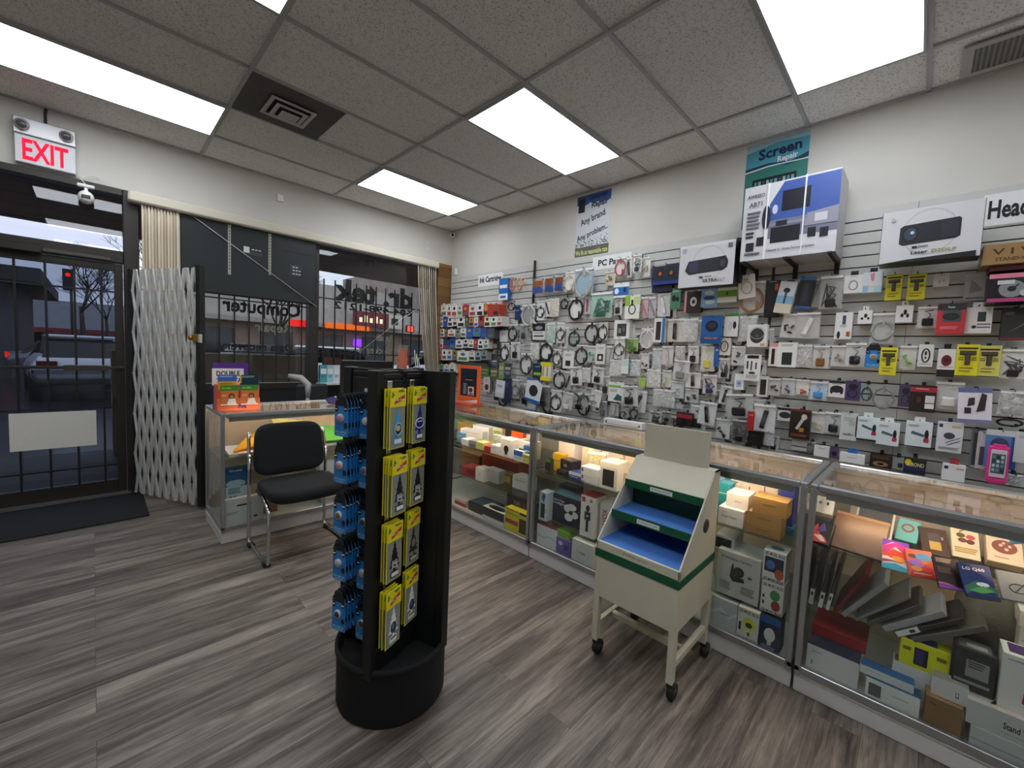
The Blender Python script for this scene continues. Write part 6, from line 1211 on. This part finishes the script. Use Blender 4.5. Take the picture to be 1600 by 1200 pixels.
def sheet(name, label, cat, pts, z, th, c, curl=.0):
    f = MB(); n = len(pts); cl = curl if isinstance(curl, list) else [curl*(i % 2) for i in range(n)]; vs = [(x, y, z+cl[i]) for i, (x, y) in enumerate(pts)]+[(x, y, z+th+cl[i]) for i, (x, y) in enumerate(pts)]
    f.add(vs, [tuple(range(n))[::-1], tuple(range(n, 2*n))]+[(i, (i+1) % n, (i+1) % n+n, i+n) for i in range(n)], mat(c, .6)); return tag(f.build(name), label, cat)
S0 = .5705
sheet('newspaper_stack', 'pile of white printed papers at the left of the small showcase shelf', 'papers', [(-3.0, -1.57), (-2.72, -1.58), (-2.66, -1.28), (-2.98, -1.26)], S0, .022, 'e6e0da')
sheet('printed_flyer', 'white flyer with pink print drooping over the papers in the small showcase', 'flyer', [(-2.95, -1.595), (-2.76, -1.6), (-2.74, -1.40), (-2.93, -1.38)], S0+.023, .004, 'e2cfcb')
sheet('yellow_folder', 'orange yellow envelope folder on the papers in the small showcase', 'folder', [(-2.97, -1.55), (-2.70, -1.52), (-2.62, -1.30), (-2.82, -1.28)], S0+.0285, .012, 'f2b21e', [0, .05, .14, .05])
sheet('yellow_folder', 'pale yellow envelope folder behind the chair back in the small showcase', 'folder', [(-2.68, -1.46), (-2.36, -1.46), (-2.34, -1.22), (-2.64, -1.20)], S0+.115, .01, 'f4dc7e', [.04, .02, .03, .075])
sheet('green_folder', 'bright green folder right of the chair in the small showcase', 'folder', [(-2.38, -1.58), (-2.0, -1.58), (-2.05, -1.34), (-2.33, -1.30)], S0+.0345, .01, '5fb84a', [0, .0, .05, .09])
sheet('paper_stack', 'white paper stack under the bright green folder', 'papers', [(-2.38, -1.58), (-1.98, -1.58), (-1.98, -1.3), (-2.36, -1.28)], S0, .018, 'e9e4dc')
p = ony(511, 664, -1.3); t = MB(); t.lathe([(.045, 0), (.045, .05), (.028, .05), (.028, 0)], mat('c9a46a', .4), 24); t.lathe([(.0455, .012), (.0455, .03)], mat('4a3a20', .5), 24); tag(t.build('tape_roll', None, (p.x, -1.3, .632)), 'roll of tan packing tape in the small showcase', 'tape')
sheet('box_lid', 'white box under the tape roll in the small showcase', 'box', [(p.x-.1, -1.36), (p.x+.1, -1.36), (p.x+.1, -1.22), (p.x-.1, -1.22)], S0+.019 if False else .595+.012, .024, 'e4ddd2')
# SIM card holder on the glass top
hx = ony(370, 600, -1.48).x; W = .13
t = thing('card_holder', 'orange counter display holder full of phone card leaflets on the small showcase', 'card holder', (hx, -1.50, CT), 0)
f = MB(); f.box(-W, -.02, 0, W, 0, .085, mat('e2704a', .4), .002); text(f, 'Ria', .02, .03, .028, mat('3a2a8a', .5), -.0215, .05, .03); f.build('front_pocket', t)
f = MB(); f.box(-W, .002, 0, W, .08, .18, mat('dd6a44', .4), .002); f.build('tray', t)
def leaflet(x, z0, w, h, y, c, spec, lab): f = MB(); f.box(-w/2, 0, 0, w/2, .0015, h, mat(c, .4)); gfx(f, spec, w, h); tag(f.build('leaflet', None, (hx+x, y, z0)), lab, 'leaflet')
SP = 'r0,.72,1,1,3a8f34 t.35,.86,.07,d8e83a,India,.5 e.62,.45,.17,.13,1c1416 e.62,.42,.11,.1,b4805c p.35,.05,.9,.05,.8,.32,.45,.32,eeeae4 r0,0,1,.05,f2f2f0 l.08,.5,.35,f0c8b4,2'
leaflet(-.058, CT+.04, .105, .14, -1.5245, 'd2763c', SP, 'front left leaflet reading India in the orange holder'); leaflet(.062, CT+.04, .105, .14, -1.5245, 'd2763c', SP, 'front right leaflet reading India in the orange holder')
leaflet(-.066, CT+.15, .11, .1, -1.4985-.004, 'e0b02a', 'r0,.55,1,1,3a6ac0 l.1,.9,.8,dfe6f2,2 l.1,.4,.8,8a5a10,2', 'blue and yellow leaflet at the upper left of the orange holder'); leaflet(.066, CT+.15, .115, .1, -1.5025, '17344a', 'l.1,.9,.8,9ac8a0,3 r0,0,1,.25,2f8aa0 r0,.4,.08,1,e0c820', 'dark teal leaflet at the upper right of the orange holder')
f = MB(); f.box(-.115, -.004, 0, .1, 0, .33, mat('5a2f92', .5)); f.box(-.12, -.006, .17, .07, -.004, .29, mat('f0eef2', .5)); text(f, 'DOUBLE', -.025, .255, .034, mat('1c1a1e', .5), -.007, .14, .03); text(f, 'THE DATA', -.02, .205, .032, mat('1c1a1e', .5), -.007, .15, .03)
tag(f.build('promo_sign', None, (ony(360, 580, -1.38).x, -1.405, CT)), 'purple and white promo sign reading DOUBLE THE DATA behind the orange holder', 'sign')
# monitor seen from behind
p0, p1 = ony(528, 560, -1.30), ony(612, 563, -1.30)
t = thing('monitor', 'black monitor seen from behind on the small showcase', 'monitor', ((p0.x+p1.x)/2, -1.32, CT), R_(4)); hw_ = (p1.x-p0.x)/2
MB().box(-hw_, -.02, .08, hw_, .02, .37, mat('121415', .4), .008).build('screen_back', t); f = MB(); f.box(-.1, -.06, 0, .1, .06, .012, mat('121415', .4), .003); f.box(-.03, -.035, .012, .03, -.02, .2, mat('121415', .4)); f.build('stand', t)
blob('purple_cloth', 'dark purple cloth heaped beside the monitor on the small showcase', 'cloth', (-2.20, -1.42, CT+.028), .09, .06, .036, '3a3478', 9)
# office chair and window sill things
t = thing('office_chair', 'grey plastic armrest of a chair behind the small showcase', 'chair', (-2.22, -.62, 0), .2); M_oc = mat('a9abac', .4)
MB().tube([(-.05, -.2, .88), (-.03, -.17, 1.0), (-.06, -.1, 1.06), (-.16, -.06, 1.08)], [.018, .03, .032, .022], M_oc, 10).build('armrest', t); MB().box(-.02, -.25, .42, .4, .15, .49, mat('2a2c2e', .8), .03).build('seat', t); MB().box(.02, .1, .5, .36, .15, .98, mat('2a2c2e', .8), .03).build('backrest', t)
MB().tube([(-.05, -.2, .88), (-.04, -.16, .6), (.0, -.05, .45)], .016, M_oc, 8).build('arm_support', t); f = MB(); f.tube([(.19, -.05, .06), (.19, -.05, .43)], .03, M_oc, 10); [f.tube([(.19, -.05, .07), (.19+.28*math.cos(a), -.05+.28*math.sin(a), .03)], .018, mat('2a2c2e', .5), 6) for a in [2*PI*k/5 for k in range(5)]]; f.build('star_base', t)
for k, (u0, v0, u1, v1, c, l) in enumerate(((497, 588, 508, 616, '4aa0a4', 'teal carton on the window sill left of the monitor'), (508, 590, 518, 615, '9ac4d8', 'pale blue carton on the window sill left of the monitor'), (518, 588, 528, 615, 'd8dce0', 'white carton on the window sill left of the monitor'))):
    a, b = ony(u0, 600, -.05), ony(u1, 600, -.05); place('box', c+';r.1,.5,.9,.8,e4e8ea l.2,.4,.8,3a5a6a,3', b.x-a.x, .2, .05, ((a.x+b.x)/2, -.075, .961), 0, l, None, 'carton', 'box', 0, 0, True)
tag(MB().box(-1.86, -.16, .94, -.3, -.005, .96, mat('d9dbdc', .5)).build('window_sill'), 'white ledge under the window with the shop name', 'ledge')['kind'] = 'structure'
f = MB(); f.prism([(-.05, 0), (.055, 0), (.07, .3), (.05, .42), (-.02, .44), (-.06, .3)], -.02, .02, mat('c9603c', .5, noise=.15, nscale=20)); f2 = pouch(.15, .48, .08, M_film, random.Random(2)); f.join(f2.xf(Matrix.Translation((0, -.04, 0))))
tag(f.build('wrapped_panel', None, (ony(625, 575, -.1).x, -.09, .961), (0, R_(4), 0)), 'orange wrapped panel standing upright in the right window', 'panel')
for k in range(3): tag(MB().tube([(0, 0, 0), (-.03-.01*k, .03, .42-.05*k)], .007, mat('d2cdc2', .5), 6).build('white_rod', None, (ony(652+k*4, 576, -.14).x, -.115, .961)), '%s of three pale rods leaning in the right window' % ('left', 'middle', 'right')[k], 'rod', None)
# orange framed display on the far showcase
a, b = onx(715, 600, -1.15), onx(747, 600, -1.15); W = (a.y-b.y)/2
t = thing('counter_display', 'orange framed dark price display standing on the far showcase', 'display', (-1.15, (a.y+b.y)/2, CT), RW+R_(4))
f = MB(); f.box(-W, 0, .02, W, .012, .36, mat('e0682a', .45), .002); f.build('frame', t); f = MB(); f.box(-W*.72, -.003, .07, W*.72, 0, .33, mat('1c2236', .35)); gfx(f, 'l.3,.85,.75,c9a040,1 l.2,.7,.4,9aa4b4,8 r.5,.3,.85,.62,d5d2d4 e.67,.5,.12,.09,3a2c28 p.52,.3,.84,.3,.8,.4,.58,.4,8a6a9a', W*1.44, .26, -.003); f.v = f.v; f.build('price_panel', t)
f = MB(); f.box(-W, -.10, 0, W, .06, .018, mat('c8503a', .4), .002); f.prism([(-W, .018), (W, .018), (W, .05), (-W*.2, .02)], -.03, -.028, mat('dfe6ea', .4)); f.build('base', t)
# white bar on the middle showcase
a, b = onx(944, 655, -1.03), onx(1004, 668, -1.03); L = (a.y-b.y)/2
f = MB(); f.box(-L, 0, 0, L, .05, .05, mat('d9dde2', .35), .004); [f.tube([(s*L*.85, -.001, .025), (s*L*.85, .003, .025)], .007, mat('3a3c40', .4), 10) for s in (-1, 1)]; f.box(-L*.8, -.0008, .012, L*.8, 0, .016, mat('8a8e94', .5))
tag(f.build('light_bar', None, (-1.05, (a.y+b.y)/2, CT), (0, 0, RW)), 'long white bar with two dark dots lying on the back of the middle showcase', 'bar')
# ------------------------------------------------------------------ SPINNER GOODS
Ms = Matrix.Translation(DC) @ Matrix.Rotation(DA, 4, 'Z')
def spin(k, s, out, z): return Ms @ Matrix.Rotation(k*PI/2, 4, 'Z') @ Vector((s, -c_face-out, z))
c_face = .075
def spin_hook(k, s, z, L, lab):
    f = MB(); f.box(-.012, -.004, -.004, .012, 0, .03, mat('d5d7d9', .2, .9), .001); f.tube([(0, 0, .0), (0, -L, .0), (0, -L-.008, .01)], .0026, mat('c9ccd0', .2, 1), 6)
    p = spin(k, s, .0005, z); tag(f.build('display_hook', None, p, (0, 0, DA+k*PI/2)), lab, 'hook', 'chrome hooks on the spinner')
TREE_ROWS = [(1.215, [('4aa8d8;e.5,.33,.2,.09,2a2420 e.5,.345,.15,.05,c9b088 r.28,.09,.72,.16,dff0f8 o.5,.33,.22,.1,.02,a9dcf2', 3, 'pale blue'), ('1c2f8a;o.5,.36,.3,.09,.025,e8eef8 r.3,.09,.7,.155,e8eef8 l.35,.38,.65,e8eef8,1', 3, 'dark blue')]),
 (1.015, [('14171a;t.5,.335,.055,eef0f0,BLACK,.34 t.5,.27,.08,eef0f0,ICE,.36 r.3,.09,.72,.15,f2f2f0', 4, 'black'), ('14171a;t.5,.335,.055,eef0f0,BLACK,.34 t.5,.27,.08,eef0f0,ICE,.36 r.3,.09,.72,.15,f2f2f0', 3, 'black')]),
 (.80, [('14171a;t.5,.335,.055,eef0f0,BLACK,.34 t.5,.27,.08,eef0f0,ICE,.36 r.3,.09,.72,.15,f2f2f0', 3, 'black'), ('2a2622;e.5,.4,.14,.08,8a8478 e.4,.2,.1,.05,9a9488 e.6,.55,.06,.03,9a9488 r.3,.09,.7,.14,c9c4b4', 2, 'mottled dark')]),
 (.60, [('eceeee;e.5,.33,.2,.1,26384e e.45,.36,.08,.05,5a7a9a l.3,.14,.7,4a4c50,1', 3, 'white'), ('eceeee;e.5,.33,.2,.1,26384e e.45,.36,.08,.05,5a7a9a l.3,.14,.7,4a4c50,1', 2, 'white')])]
RN = ['top', 'second', 'third', 'bottom']; PN = {2: ['rear', 'front'], 3: ['rear', 'middle', 'front'], 4: ['rear', 'second', 'third', 'front']}
TZ = [(1.225, 1.225), (.99, .99), (.75, .755), (.507, .524)]
for r, (zt, cols) in enumerate(TREE_ROWS):
    for cidx, (arg, n, cn) in enumerate(cols):
        s = (-.14, -.02)[cidx]; zt = TZ[r][cidx]; sd = 'left' if cidx == 0 else 'right'; proto = None
        spin_hook(0, s, zt-.006, .012+.014*n, 'chrome hook for the %s air fresheners, %s row %s side of the spinner' % (cn, RN[r], sd))
        for i in range(n):
            out = .012+.013*i; p = spin(0, s+.002*math.sin(i*2+r), out+.004, zt-.208+.002*math.sin(i*3)); lab = '%s tree air freshener pack, %s one on the %s row %s hook' % (cn, PN[n][i], RN[r], sd)
            if proto is None: proto = place('tree', arg, .078, .208, .004, p, DA, lab, 'air freshener packs on the spinner')
            else:
                o = copy_tree(proto); o.location = p; o['label'] = lab; o.rotation_euler = (0, 0, DA+.03*math.sin(i*5+r))
GZ = [(1.19, 1.18), (1.02, 1.0), (.837, .81), (.66, .62), (.468, .427)]
GR = [(1.225, ['c88aa0', 'c9ccd2']), (1.04, ['c8988a', '6a6c9a']), (.86, ['7a6238', '3a3c40']), (.68, ['b9bcc0', 'b4b8bc']), (.53, ['3c3a30', '4a3c28'])]
RN5 = ['top', 'second', 'third', 'fourth', 'bottom']
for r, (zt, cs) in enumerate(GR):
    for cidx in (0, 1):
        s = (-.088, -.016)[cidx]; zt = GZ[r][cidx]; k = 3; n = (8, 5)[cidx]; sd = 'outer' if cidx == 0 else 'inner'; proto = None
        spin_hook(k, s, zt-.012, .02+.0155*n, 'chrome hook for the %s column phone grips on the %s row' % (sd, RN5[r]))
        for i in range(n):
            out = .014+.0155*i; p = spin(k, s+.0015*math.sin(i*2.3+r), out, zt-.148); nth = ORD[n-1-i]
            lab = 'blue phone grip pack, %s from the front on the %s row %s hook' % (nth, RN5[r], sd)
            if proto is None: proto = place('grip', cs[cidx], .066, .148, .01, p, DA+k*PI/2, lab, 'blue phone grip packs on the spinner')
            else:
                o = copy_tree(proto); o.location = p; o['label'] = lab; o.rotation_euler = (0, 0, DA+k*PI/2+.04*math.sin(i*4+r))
for k_, z in ((1, .62), (1, .82)):
    spin_hook(1, -.10, z+.13, .03, 'chrome hook on the hidden right side of the spinner, %s' % ('lower' if z < .7 else 'upper')); place('card', '17181a;l.2,.7,.8,dgr,2', .07, .14, .02, spin(1, -.10, .02, z), DA+PI/2, 'black pack on the right side of the spinner, %s one' % ('lower' if z < .7 else 'upper'))
